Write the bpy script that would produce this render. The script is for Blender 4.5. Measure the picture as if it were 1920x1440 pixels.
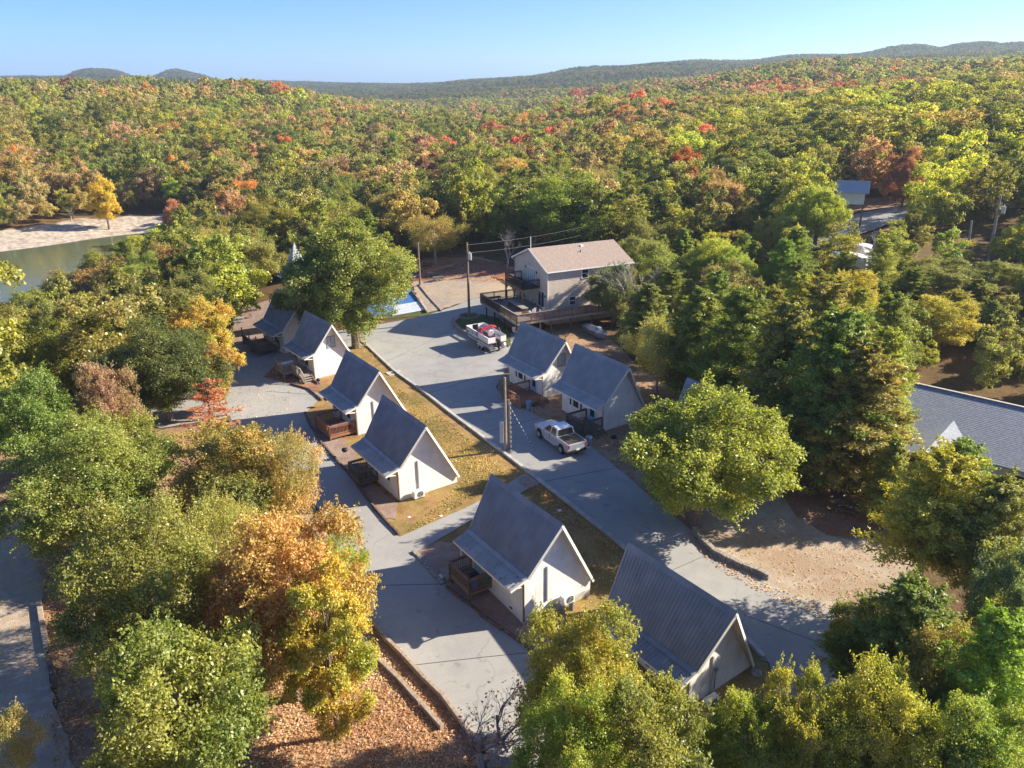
import bpy, bmesh, math, random
import numpy as np
from mathutils import Vector, Matrix, noise
from mathutils.geometry import delaunay_2d_cdt
rad = math.radians
for o in list(bpy.data.objects): bpy.data.objects.remove(o)
S = bpy.context.scene
COL = S.collection

# ------------------------------------------------------------------ camera, sky, sun, exposure
F_PX, PITCH, ROLL, CAM_H = 1468.9, 21.383, -0.67, 31.0
cd = bpy.data.cameras.new('camera'); cam = bpy.data.objects.new('camera', cd); COL.objects.link(cam)
cd.sensor_width = 36.0; cd.lens = 36.0 * F_PX / 1920.0; cd.clip_start = 0.5; cd.clip_end = 12000
cam.matrix_world = Matrix.Translation((0, 0, CAM_H)) @ Matrix.Rotation(rad(90 - PITCH), 4, 'X') @ Matrix.Rotation(rad(ROLL), 4, 'Z')
S.camera = cam
SUN_EL = 28.0
sun_to = Vector((0.982, 0.19, 0)).normalized()          # horizontal direction towards the sun
SUN_AZ = math.atan2(sun_to.x, sun_to.y)                  # from +Y, clockwise
w = bpy.data.worlds.new('World'); S.world = w; w.use_nodes = True
nt = w.node_tree; bg = nt.nodes['Background']
sky = nt.nodes.new('ShaderNodeTexSky'); sky.sky_type = 'NISHITA'; sky.sun_disc = False
sky.sun_elevation = rad(SUN_EL); sky.sun_rotation = SUN_AZ
sky.air_density = 0.6; sky.dust_density = 0.45; sky.ozone_density = 3.0; sky.altitude = 0
tn = nt.nodes.new('ShaderNodeVectorMath'); tn.operation = 'MULTIPLY'; tn.inputs[1].default_value = (0.50, 0.665, 0.95)
nt.links.new(sky.outputs[0], tn.inputs[0]); nt.links.new(tn.outputs[0], bg.inputs[0]); bg.inputs[1].default_value = 0.083
sl = bpy.data.lights.new('sun', 'SUN'); sl.energy = 4.2; sl.angle = rad(0.53); sl.color = (1.0, 0.91, 0.76)
sun = bpy.data.objects.new('sun', sl); COL.objects.link(sun)
d = Vector((sun_to.x * math.cos(rad(SUN_EL)), sun_to.y * math.cos(rad(SUN_EL)), math.sin(rad(SUN_EL))))
sun.rotation_euler = d.to_track_quat('Z', 'Y').to_euler(); sun.location = (60, 30, 90)
S.view_settings.view_transform = 'Standard'; S.view_settings.look = 'None'
S.view_settings.exposure = 1.6; S.view_settings.gamma = 1.0; S.view_settings.use_curve_mapping = False
S.render.engine = 'CYCLES'
S.cycles.max_bounces = 6; S.cycles.transparent_max_bounces = 4; S.cycles.diffuse_bounces = 4
S.cycles.volume_bounces = 0

# ------------------------------------------------------------------ terrain height
_cols = [0, 240, 480, 720, 960, 1200, 1440, 1680, 1920]
_th = np.array([math.atan((c - 960) / F_PX * 0.931) for c in _cols])
_rr = np.array([80, 110, 150, 200, 240, 270, 350, 450, 600, 800, 1100, 1500, 1900, 2600, 3400, 4600], float)
_tab = np.array([
 [0,-6,-11,-12.5,-11,-7.2,1,10,17,16,10,10,20,26,28,0],
 [0,-3,-6.5,-9.6,-10.8,-7.5,0,8,16,17,11,14,20,26,30,0],
 [0,-1.5,-4,-6,-7.5,-7,-3,2,8,9,6,5,8,12,12,0],
 [0,-1,-2,-4,-6,-7,-7,-6,-6,-6,-7,-6,-5,0,0,0],
 [0,0,0,-2,-4,-5,-7,-8,-8,-8,-2,8,13,14,12,0],
 [0,0,1,2,2,2,3,5,8,8,9,28,44,44,30,0],
 [0,2,4,5,6,7,10,14,18,19,20,35,50,50,40,0],
 [0,4,7,9,10,12,15,19,22,24,28,46,60,58,50,0],
 [0,4,7,10,12,14,18,22,26,28,34,50,63,60,50,0]], float)
_near = np.array([(-22.3,83.3,-.85),(-18.2,86.5,-.3),(-14.5,66.7,-.35),(-10,69.6,.1),(-8.9,53.8,-.05),(-4.5,56.7,.45),
 (.5,39,.2),(4.9,41.9,.75),(9.3,33.2,-1.75),(13.6,36.2,-1.05),(3.1,73.8,.35),(8.3,65.6,.5),(7.4,76.5,.5),(12.7,68.2,.6),(-1,30,-.2),(-8,26,-.4),
 (20,50,.2),(25,55,.3),(3,24,-1.5),(12,26,-2.2),(-30,75,-.6),(-8,40,0.1),(0,52,.5),(-12,50,-.1),(12,50,.4),(-20,40,-.1),(18,36,-1.0)])
def _cr(p0, p1, p2, p3, t):
    return p1 + .5 * t * (p2 - p0 + t * (2 * p0 - 5 * p1 + 4 * p2 - p3 + t * (3 * (p1 - p2) + p3 - p0)))
def zt(x, y):
    x = np.asarray(x, float); y = np.asarray(y, float)
    r = np.hypot(x, y) + 1e-6; th = np.arctan2(x, y)
    lr = np.log(_rr); l = np.clip(np.log(r), lr[0], lr[-1] - 1e-6)
    j = np.clip(np.searchsorted(lr, l, side='right') - 1, 0, len(lr) - 2); tj = (l - lr[j]) / (lr[j + 1] - lr[j])
    tt = np.clip(th, _th[0], _th[-1] - 1e-6)
    i = np.clip(np.searchsorted(_th, tt, side='right') - 1, 0, len(_th) - 2); ti = (tt - _th[i]) / (_th[i + 1] - _th[i])
    def row(ii):
        ii = np.clip(ii, 0, len(_th) - 1); g = lambda jj: _tab[ii, np.clip(jj, 0, len(_rr) - 1)]
        return _cr(g(j - 1), g(j), g(j + 1), g(j + 2), tj)
    z = _cr(row(i - 1), row(i), row(i + 1), row(i + 2), ti)
    z = np.where(r < 80, 0, z) * np.clip((2.2 - np.abs(th)) / 0.9, 0, 1)
    amp = np.clip((r - 160) / 400, 0, 1)
    z = z + np.clip((r - 230) / 250, 0, 1) * (4.5 * np.sin(x / 75 + y / 160) + 3.5 * np.sin(y / 66 - x / 120 + 2) * np.cos(x / 95)) * np.clip((1100 - r) / 300, 0, 1) * (x > -.37 * y) + amp * (2.2 * np.sin(x / 47 + 1.3) * np.cos(y / 61) + 1.6 * np.sin((x + y) / 29) + 4 * np.clip((r - 900) / 900, 0, 1) * np.sin(x / 140 + y / 230))
    pxa = 960 + F_PX * np.tan(np.clip(th, -1.3, 1.3)) / 0.931
    f = np.exp(-((r - 3000) / 500) ** 2)
    z = z + f * (24 * np.exp(-((pxa - 195) / 50) ** 4) + 26 * np.exp(-((pxa - 350) / 50) ** 4) + 8 * np.exp(-((pxa - 340) / 20) ** 2) + 8 * np.exp(-((pxa - 20) / 50) ** 2))
    f = np.exp(-((r - 1950) / 300) ** 2); z = z + f * (10 * np.exp(-((pxa - 1820) / 45) ** 4) + 5 * np.exp(-((pxa - 1700) / 50) ** 4) + 3 * np.sin(pxa / 33))
    num = np.zeros_like(r); den = np.full_like(r, 0.12)
    for nx, ny, nz in _near:
        ww = np.exp(-((x - nx) ** 2 + (y - ny) ** 2) / (2 * 7.0 ** 2)); num += ww * nz; den += ww
    return z + num / den
def z1(x, y): return float(zt(np.array([x]), np.array([y]))[0])
_s, _c = math.sin(rad(PITCH)), math.cos(rad(PITCH))
def ray(px, py):
    u, v = (px - 960) / F_PX, (py - 720) / F_PX; r = -rad(ROLL)
    u, v = u * math.cos(r) - v * math.sin(r), u * math.sin(r) + v * math.cos(r)
    return u, _c - v * _s, -_s - v * _c
def G(px, py, up=0.0, z=None):
    """the place on the ground (or `up` metres over it, or at height z) that the photograph shows at this pixel"""
    dx, dy, dz = ray(px, py)
    if z is not None:
        t = (z - CAM_H) / dz; return Vector((dx * t, dy * t, z))
    zz = 0.0
    for k in range(60):
        t = (zz + up - CAM_H) / min(dz, -1e-4); t = min(t, 4000)
        n = z1(dx * t, dy * t)
        if abs(n - zz) < .003: break
        zz = zz * .5 + n * .5
    return Vector((dx * t, dy * t, n + up))

# ------------------------------------------------------------------ materials
MATS = {}
def crackle(m, scale=.055, wid=.0035, col=(.13, .125, .115)):
    t = m.node_tree; b = t.nodes['Principled BSDF']; src = b.inputs['Base Color'].links[0].from_socket
    g = t.nodes.new('ShaderNodeNewGeometry'); n = t.nodes.new('ShaderNodeTexNoise'); n.inputs['Scale'].default_value = .5; n.inputs['Detail'].default_value = 5
    t.links.new(g.outputs['Position'], n.inputs['Vector'])
    s = t.nodes.new('ShaderNodeVectorMath'); s.operation = 'SCALE'; s.inputs['Scale'].default_value = 2.6; t.links.new(n.outputs['Color'], s.inputs[0])
    ad = t.nodes.new('ShaderNodeVectorMath'); ad.operation = 'ADD'; t.links.new(g.outputs['Position'], ad.inputs[0]); t.links.new(s.outputs[0], ad.inputs[1])
    v = t.nodes.new('ShaderNodeTexVoronoi'); v.feature = 'DISTANCE_TO_EDGE'; v.inputs['Scale'].default_value = scale; t.links.new(ad.outputs[0], v.inputs['Vector'])
    mr = t.nodes.new('ShaderNodeMapRange'); mr.inputs['From Min'].default_value = wid * .4; mr.inputs['From Max'].default_value = wid; mr.inputs['To Min'].default_value = .28; mr.inputs['To Max'].default_value = 0; t.links.new(v.outputs['Distance'], mr.inputs['Value'])
    mx = t.nodes.new('ShaderNodeMix'); mx.data_type = 'RGBA'; mx.inputs[7].default_value = (*col, 1); t.links.new(mr.outputs[0], mx.inputs[0]); t.links.new(src, mx.inputs[6])
    # dark drips and spots
    n3 = t.nodes.new('ShaderNodeTexNoise'); n3.inputs['Scale'].default_value = 1.1; n3.inputs['Detail'].default_value = 3; t.links.new(g.outputs['Position'], n3.inputs['Vector'])
    m3 = t.nodes.new('ShaderNodeMapRange'); m3.inputs['From Min'].default_value = .66; m3.inputs['From Max'].default_value = .74; m3.inputs['To Max'].default_value = .55; t.links.new(n3.outputs[0], m3.inputs['Value'])
    mx2 = t.nodes.new('ShaderNodeMix'); mx2.data_type = 'RGBA'; mx2.inputs[7].default_value = (.2, .19, .175, 1); t.links.new(m3.outputs[0], mx2.inputs[0]); t.links.new(mx.outputs[2], mx2.inputs[6])
    t.links.new(mx2.outputs[2], b.inputs['Base Color'])
def mat(name, col, rough=.8, metal=0, var=0, scale=3, col2=None, bump=0, bscale=40, spec=.3, detail=4, mixlo=.4, mixhi=.65, coat=0):
    m = bpy.data.materials.new(name); m.use_nodes = True; t = m.node_tree; b = t.nodes['Principled BSDF']
    b.inputs['Roughness'].default_value = rough; b.inputs['Metallic'].default_value = metal
    b.inputs['Specular IOR Level'].default_value = spec; b.inputs['Coat Weight'].default_value = coat
    b.inputs['Base Color'].default_value = (*col, 1)
    tc = t.nodes.new('ShaderNodeTexCoord')
    if col2 or var:
        n = t.nodes.new('ShaderNodeTexNoise'); n.inputs['Scale'].default_value = scale; n.inputs['Detail'].default_value = detail
        t.links.new(tc.outputs['Object'], n.inputs['Vector'])
        r = t.nodes.new('ShaderNodeValToRGB'); r.color_ramp.elements[0].position = mixlo; r.color_ramp.elements[1].position = mixhi
        c2 = col2 or tuple(min(1, c * (1 + var)) for c in col); c1 = col if col2 else tuple(c * (1 - var) for c in col)
        r.color_ramp.elements[0].color = (*c1, 1); r.color_ramp.elements[1].color = (*c2, 1)
        t.links.new(n.outputs[0], r.inputs[0]); t.links.new(r.outputs[0], b.inputs['Base Color'])
    if bump:
        n2 = t.nodes.new('ShaderNodeTexNoise'); n2.inputs['Scale'].default_value = bscale; n2.inputs['Detail'].default_value = 3
        t.links.new(tc.outputs['Object'], n2.inputs['Vector'])
        bp = t.nodes.new('ShaderNodeBump'); bp.inputs['Strength'].default_value = bump; bp.inputs['Distance'].default_value = .03
        t.links.new(n2.outputs[0], bp.inputs['Height']); t.links.new(bp.outputs[0], b.inputs['Normal'])
    MATS[name] = m; return m
def ramp_stack(name, layers, rough=.9, bump=.5, bscale=9, speck=None):
    """ground material: base colour, then [(scale, lo, hi, colour, amount)] blended on by noise; world-space"""
    m = bpy.data.materials.new(name); m.use_nodes = True; t = m.node_tree; b = t.nodes['Principled BSDF']
    b.inputs['Roughness'].default_value = rough; b.inputs['Specular IOR Level'].default_value = .15
    g = t.nodes.new('ShaderNodeNewGeometry'); prev = None
    for k, (sc, lo, hi, col, amt) in enumerate(layers):
        if k == 0:
            rgb = t.nodes.new('ShaderNodeRGB'); rgb.outputs[0].default_value = (*col, 1); prev = rgb.outputs[0]; continue
        n = t.nodes.new('ShaderNodeTexNoise'); n.inputs['Scale'].default_value = sc; n.inputs['Detail'].default_value = 6; n.inputs['Roughness'].default_value = .65
        mp = t.nodes.new('ShaderNodeVectorMath'); mp.operation = 'ADD'; mp.inputs[1].default_value = (k * 13.7, k * 7.1, k * 3.3)
        t.links.new(g.outputs['Position'], mp.inputs[0]); t.links.new(mp.outputs[0], n.inputs['Vector'])
        mr = t.nodes.new('ShaderNodeMapRange'); mr.inputs['From Min'].default_value = lo; mr.inputs['From Max'].default_value = hi; mr.inputs['To Max'].default_value = amt
        t.links.new(n.outputs[0], mr.inputs['Value'])
        mx = t.nodes.new('ShaderNodeMix'); mx.data_type = 'RGBA'; mx.inputs[7].default_value = (*col, 1)
        t.links.new(mr.outputs[0], mx.inputs[0]); t.links.new(prev, mx.inputs[6]); prev = mx.outputs[2]
    t.links.new(prev, b.inputs['Base Color'])
    n2 = t.nodes.new('ShaderNodeTexNoise'); n2.inputs['Scale'].default_value = bscale; n2.inputs['Detail'].default_value = 5
    t.links.new(g.outputs['Position'], n2.inputs['Vector'])
    bp = t.nodes.new('ShaderNodeBump'); bp.inputs['Strength'].default_value = bump; bp.inputs['Distance'].default_value = .06
    t.links.new(n2.outputs[0], bp.inputs['Height']); t.links.new(bp.outputs[0], b.inputs['Normal'])
    MATS[name] = m; return m
ramp_stack('concrete', [(0,0,0,(.325,.312,.29),1),(.12,.42,.6,(.39,.37,.335),.8),(.5,.5,.75,(.235,.23,.22),.5),(1.7,.55,.72,(.36,.34,.31),.4),(11,.5,.8,(.18,.17,.16),.35),(.9,.62,.7,(.17,.16,.15),.5)], rough=.85, bump=.15, bscale=30)
crackle(MATS['concrete'])
ramp_stack('lawn', [(0,0,0,(.38,.235,.09),1),(.22,.42,.58,(.19,.15,.045),.85),(.6,.5,.66,(.24,.105,.045),.8),(1.8,.52,.7,(.36,.26,.11),.7),(5,.55,.7,(.15,.07,.03),.6),(14,.55,.72,(.42,.29,.15),.5),(.35,.6,.7,(.11,.15,.03),.6)], bump=.8, bscale=12)
ramp_stack('leaf_litter', [(0,0,0,(.33,.21,.125),1),(.3,.45,.62,(.42,.32,.21),.8),(1.4,.5,.68,(.2,.08,.035),.8),(6,.48,.66,(.42,.24,.12),.8),(15,.52,.68,(.16,.07,.035),.7),(.25,.58,.7,(.4,.32,.22),.6)], bump=1, bscale=14)
ramp_stack('forest_floor', [(0,0,0,(.13,.075,.035),1),(.07,.45,.6,(.2,.13,.05),.7),(.5,.5,.65,(.08,.06,.025),.7),(3,.5,.7,(.26,.15,.07),.6)], bump=1, bscale=6)
ramp_stack('pink_gravel', [(0,0,0,(.36,.26,.21),1),(.5,.45,.6,(.28,.18,.13),.7),(3,.5,.68,(.45,.36,.3),.6),(9,.5,.66,(.2,.12,.08),.7)], bump=1, bscale=18)
ramp_stack('sand', [(0,0,0,(.42,.345,.25),1),(.15,.45,.62,(.34,.22,.14),.75),(.6,.52,.66,(.5,.42,.33),.7),(2.2,.55,.7,(.26,.15,.08),.75),(8,.55,.7,(.28,.19,.12),.6)], bump=.6, bscale=10)
ramp_stack('pale_gravel', [(0,0,0,(.46,.345,.225),1),(.2,.45,.62,(.3,.25,.2),.7),(1.5,.5,.66,(.48,.43,.37),.7),(6,.55,.7,(.22,.17,.12),.6)], bump=.7, bscale=12)
ramp_stack('rocks', [(0,0,0,(.5,.43,.34),1),(.3,.45,.6,(.38,.3,.22),.7),(1.2,.5,.62,(.25,.19,.14),.7),(3,.5,.65,(.56,.5,.42),.7)], bump=1, bscale=2)
ramp_stack('red_dirt', [(0,0,0,(.30,.15,.09),1),(.3,.45,.62,(.36,.24,.16),.7),(1.5,.52,.68,(.2,.09,.05),.7)], bump=.6, bscale=10)
ramp_stack('green_grass', [(0,0,0,(.09,.115,.03),1),(.5,.45,.62,(.15,.13,.045),.7),(2,.5,.66,(.06,.08,.02),.7),(6,.58,.7,(.22,.13,.05),.7)], bump=.8, bscale=14)
mat('metal_roof', (.25,.272,.29), rough=.62, var=.12, scale=.8, spec=.25)
mat('metal_roof_light', (.4,.4,.385), rough=.65, var=.12, scale=.8, spec=.25)
mat('cream_wall', (.80,.77,.72), rough=.75, var=.06, scale=1.3, spec=.2, bump=.15, bscale=25)
mat('white_wall', (.78,.76,.72), rough=.7, var=.05, scale=1.3)
mat('trim', (.80,.74,.64), rough=.6, var=.05, scale=4)
mat('soffit', (.5,.44,.36), rough=.8, var=.1, scale=3)
mat('skirt', (.5,.46,.4), rough=.9, var=.2, scale=2)
mat('duct_grey', (.42,.41,.39), rough=.5)
mat('white_plastic', (.78,.76,.72), rough=.45)
mat('grey_plastic', (.25,.26,.27), rough=.5)
mat('dark_grille', (.06,.06,.06), rough=.6)
mat('downspout_brown', (.16,.09,.06), rough=.5)
mat('window_glass', (.02,.025,.03), rough=.08, spec=.6)
mat('curtain_glass', (.45,.5,.52), rough=.15, spec=.6, var=.2, scale=6)
mat('blue_door', (.28,.48,.62), rough=.5)
mat('blind', (.6,.58,.54), rough=.6)
mat('grey_trim', (.28,.30,.30), rough=.6)
mat('deck_wood', (.20,.125,.085), rough=.8, col2=(.28,.19,.13), scale=7)
mat('deck_wood_red', (.27,.12,.07), rough=.8, col2=(.36,.18,.1), scale=6)
mat('deck_wood_grey', (.25,.21,.17), rough=.85, col2=(.34,.29,.24), scale=6)
mat('deck_wood_old', (.13,.115,.095), rough=.9, col2=(.2,.17,.13), scale=6)
mat('rail_dark', (.05,.03,.027), rough=.6)
mat('rail_brown', (.16,.08,.055), rough=.7, var=.15, scale=5)
mat('log_timber', (.3,.17,.09), rough=.8, var=.2, scale=4)
mat('landscape_timber', (.13,.075,.05), rough=.95, col2=(.2,.14,.1), scale=5)
mat('landscape_timber_pale', (.38,.3,.22), rough=.95, col2=(.26,.19,.14), scale=5)
mat('pole_wood', (.27,.19,.13), rough=.9, col2=(.2,.12,.08), scale=2)
mat('pole_wood_grey', (.32,.27,.22), rough=.9, var=.15, scale=2)
mat('galvanised', (.5,.52,.53), rough=.4, metal=.5)
mat('cable', (.09,.09,.09), rough=.6)
mat('grey_box', (.45,.48,.5), rough=.5)
mat('tan_siding', (.6,.5,.4), rough=.75, var=.04, scale=2)
mat('house_shingle', (.30,.225,.175), rough=.95, col2=(.42,.33,.27), scale=7, detail=8, bump=.3, bscale=60)
mat('grey_shingle', (.22,.235,.26), rough=.9, col2=(.3,.315,.335), scale=5, detail=8)
mat('white_trim', (.8,.79,.77), rough=.5)
mat('blue_chair', (.02,.13,.22), rough=.5)
mat('car_white', (.72,.73,.76), rough=.25, spec=.6, coat=.6, var=.03, scale=2)
mat('car_silver', (.42,.43,.46), rough=.3, metal=.25, spec=.6, coat=.6)
mat('car_dark', (.012,.02,.03), rough=.3, spec=.6, coat=.6)
mat('tonneau', (.055,.042,.035), rough=.7, var=.2, scale=2)
mat('tyre', (.02,.02,.02), rough=.9)
mat('rim', (.6,.6,.6), rough=.3, metal=.8)
mat('chrome', (.7,.7,.72), rough=.2, metal=.9)
mat('tail_red', (.4,.02,.03), rough=.3)
mat('plate', (.7,.74,.76), rough=.4)
mat('boat_white', (.75,.74,.73), rough=.35, spec=.5)
mat('boat_blue', (.05,.1,.26), rough=.4, col2=(.1,.17,.36), scale=3)
mat('boat_red', (.32,.02,.05), rough=.8, var=.2, scale=6)
mat('boat_floor', (.3,.09,.13), rough=.9, var=.15, scale=5)
mat('boat_seat', (.7,.66,.6), rough=.5)
mat('pink_seat', (.55,.4,.42), rough=.5)
mat('aluminium', (.5,.51,.52), rough=.35, metal=.6)
mat('boat_grey', (.2,.21,.25), rough=.6, var=.3, scale=2)
mat('black', (.015,.015,.015), rough=.5)
mat('bin_blue', (.2,.31,.36), rough=.6, var=.1, scale=5)
mat('bin_blue_dark', (.06,.12,.3), rough=.5)
mat('bin_green', (.03,.18,.12), rough=.5)
mat('court_blue', (.04,.14,.33), rough=.7, col2=(.08,.2,.4), scale=2)
mat('court_white', (.55,.58,.6), rough=.7, var=.1, scale=2)
mat('stone', (.3,.26,.22), rough=.95, var=.3, scale=5)
mat('bark', (.13,.1,.075), rough=.95, col2=(.2,.16,.125), scale=6, bump=.6, bscale=20)
mat('bark_twig', (.34,.26,.23), rough=.95, col2=(.26,.2,.17), scale=5)
mat('bark_pale', (.46,.42,.37), rough=.95, col2=(.25,.21,.17), scale=5)
mat('sign_white', (.7,.7,.68), rough=.5)
mat('sign_red', (.45,.06,.05), rough=.5)
mat('yellow', (.6,.5,.08), rough=.5)
mat('kerb_concrete', (.45,.42,.38), rough=.9, var=.15, scale=1.5)
mat('joint_dark', (.12,.115,.11), rough=1)
def streaks(name, amt, col, sc):
    m = MATS[name]; t = m.node_tree; b = t.nodes['Principled BSDF']; src = b.inputs['Base Color'].links[0].from_socket
    tc = t.nodes.new('ShaderNodeTexCoord'); mp = t.nodes.new('ShaderNodeVectorMath'); mp.operation = 'MULTIPLY'; mp.inputs[1].default_value = sc; t.links.new(tc.outputs['Object'], mp.inputs[0])
    n = t.nodes.new('ShaderNodeTexNoise'); n.inputs['Scale'].default_value = 1; n.inputs['Detail'].default_value = 5; n.inputs['Roughness'].default_value = .7; t.links.new(mp.outputs[0], n.inputs['Vector'])
    mr = t.nodes.new('ShaderNodeMapRange'); mr.inputs['From Min'].default_value = .48; mr.inputs['From Max'].default_value = .7; mr.inputs['To Max'].default_value = amt; t.links.new(n.outputs[0], mr.inputs['Value'])
    mx = t.nodes.new('ShaderNodeMix'); mx.data_type = 'RGBA'; mx.inputs[7].default_value = (*col, 1); t.links.new(mr.outputs[0], mx.inputs[0]); t.links.new(src, mx.inputs[6]); t.links.new(mx.outputs[2], b.inputs['Base Color'])
streaks('cream_wall', .35, (.6, .54, .46), (2.2, 2.2, .35)); streaks('tan_siding', .4, (.4, .31, .22), (.8, .8, .3))
streaks('metal_roof', .5, (.32, .325, .325), (.25, 2.6, .25)); streaks('metal_roof_light', .5, (.48, .46, .42), (.4, 2.6, .4))
# leaves: tint / tint2 come from the tree (or from the forest's points)
LEAF_GAIN = 1.95
def leaf_mat(name, trans=.5):
    m = bpy.data.materials.new(name); m.use_nodes = True; t = m.node_tree
    for n in list(t.nodes): t.nodes.remove(n)
    out = t.nodes.new('ShaderNodeOutputMaterial')
    def at(nm, ty):
        a = t.nodes.new('ShaderNodeAttribute'); a.attribute_name = nm; a.attribute_type = ty; return a
    a1, a2, lv = at('tint', 'INSTANCER'), at('tint2', 'INSTANCER'), at('leafvar', 'GEOMETRY')
    sp = t.nodes.new('ShaderNodeSeparateColor'); t.links.new(lv.outputs['Color'], sp.inputs[0])
    mx = t.nodes.new('ShaderNodeMix'); mx.data_type = 'RGBA'
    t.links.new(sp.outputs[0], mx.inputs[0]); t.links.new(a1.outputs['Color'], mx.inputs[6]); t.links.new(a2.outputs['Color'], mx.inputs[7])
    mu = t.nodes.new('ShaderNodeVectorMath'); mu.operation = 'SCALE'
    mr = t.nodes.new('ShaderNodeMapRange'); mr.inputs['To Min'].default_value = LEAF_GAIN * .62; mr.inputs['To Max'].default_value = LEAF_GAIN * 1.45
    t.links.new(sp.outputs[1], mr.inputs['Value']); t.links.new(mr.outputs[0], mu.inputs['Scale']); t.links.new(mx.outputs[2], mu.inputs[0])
    df = t.nodes.new('ShaderNodeBsdfDiffuse'); tr = t.nodes.new('ShaderNodeBsdfTranslucent'); gl = t.nodes.new('ShaderNodeBsdfGlossy')
    gl.inputs['Roughness'].default_value = .45; gl.inputs['Color'].default_value = (.8, .8, .75, 1)
    tm = t.nodes.new('ShaderNodeVectorMath'); tm.operation = 'MULTIPLY'; tm.inputs[1].default_value = (1.25, 1.2, .55)
    t.links.new(mu.outputs[0], df.inputs['Color']); t.links.new(mu.outputs[0], tm.inputs[0]); t.links.new(tm.outputs[0], tr.inputs['Color'])
    ms = t.nodes.new('ShaderNodeMixShader'); ms.inputs[0].default_value = trans
    t.links.new(df.outputs[0], ms.inputs[1]); t.links.new(tr.outputs[0], ms.inputs[2])
    m2 = t.nodes.new('ShaderNodeMixShader'); m2.inputs[0].default_value = .035
    t.links.new(ms.outputs[0], m2.inputs[1]); t.links.new(gl.outputs[0], m2.inputs[2]); t.links.new(m2.outputs[0], out.inputs[0])
    MATS[name] = m; return m
leaf_mat('leaves')
# terrain: forest floor, with pale rock along the lake's waterline
def terrain_mat():
    m = MATS['forest_floor']; t = m.node_tree; b = t.nodes['Principled BSDF']
    src = b.inputs['Base Color'].links[0].from_socket
    g = t.nodes.new('ShaderNodeNewGeometry'); s = t.nodes.new('ShaderNodeSeparateXYZ'); t.links.new(g.outputs['Position'], s.inputs[0])
    n = t.nodes.new('ShaderNodeTexNoise'); n.inputs['Scale'].default_value = .12; t.links.new(g.outputs['Position'], n.inputs['Vector'])
    ad = t.nodes.new('ShaderNodeMath'); ad.operation = 'MULTIPLY_ADD'; ad.inputs[1].default_value = 2.2; t.links.new(n.outputs[0], ad.inputs[0]); t.links.new(s.outputs[2], ad.inputs[2])
    mr = t.nodes.new('ShaderNodeMapRange'); mr.inputs['From Min'].default_value = -6.6; mr.inputs['From Max'].default_value = -6.2; t.links.new(ad.outputs[0], mr.inputs['Value'])
    n2 = t.nodes.new('ShaderNodeTexNoise'); n2.inputs['Scale'].default_value = .8; n2.inputs['Detail'].default_value = 6; t.links.new(g.outputs['Position'], n2.inputs['Vector'])
    cr = t.nodes.new('ShaderNodeValToRGB'); cr.color_ramp.elements[0].position = .35; cr.color_ramp.elements[1].position = .6
    cr.color_ramp.elements[0].color = (.3, .23, .17, 1); cr.color_ramp.elements[1].color = (.52, .45, .36, 1); t.links.new(n2.outputs[0], cr.inputs[0])
    y0 = t.nodes.new('ShaderNodeMath'); y0.operation = 'MULTIPLY_ADD'; y0.inputs[1].default_value = .37; t.links.new(s.outputs[1], y0.inputs[0]); t.links.new(s.outputs[0], y0.inputs[2])
    y = t.nodes.new('ShaderNodeMath'); y.operation = 'GREATER_THAN'; y.inputs[1].default_value = 0; t.links.new(y0.outputs[0], y.inputs[0])
    mxx = t.nodes.new('ShaderNodeMath'); mxx.operation = 'MAXIMUM'; t.links.new(y.outputs[0], mxx.inputs[0]); t.links.new(mr.outputs[0], mxx.inputs[1]); mr = mxx
    mx = t.nodes.new('ShaderNodeMix'); mx.data_type = 'RGBA'; t.links.new(mr.outputs[0], mx.inputs[0]); t.links.new(cr.outputs[0], mx.inputs[6]); t.links.new(src, mx.inputs[7])
    t.links.new(mx.outputs[2], b.inputs['Base Color'])
terrain_mat()
def water_mat():
    m = bpy.data.materials.new('lake_water'); m.use_nodes = True; t = m.node_tree; b = t.nodes['Principled BSDF']
    b.inputs['Base Color'].default_value = (.12, .14, .075, 1); b.inputs['Roughness'].default_value = .12
    n = t.nodes.new('ShaderNodeTexNoise'); n.inputs['Scale'].default_value = 1.2; n.inputs['Detail'].default_value = 4
    g = t.nodes.new('ShaderNodeNewGeometry'); t.links.new(g.outputs['Position'], n.inputs['Vector'])
    bp = t.nodes.new('ShaderNodeBump'); bp.inputs['Strength'].default_value = .25; bp.inputs['Distance'].default_value = .1
    t.links.new(n.outputs[0], bp.inputs['Height']); t.links.new(bp.outputs[0], b.inputs['Normal']); MATS['lake_water'] = m
water_mat()

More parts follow.
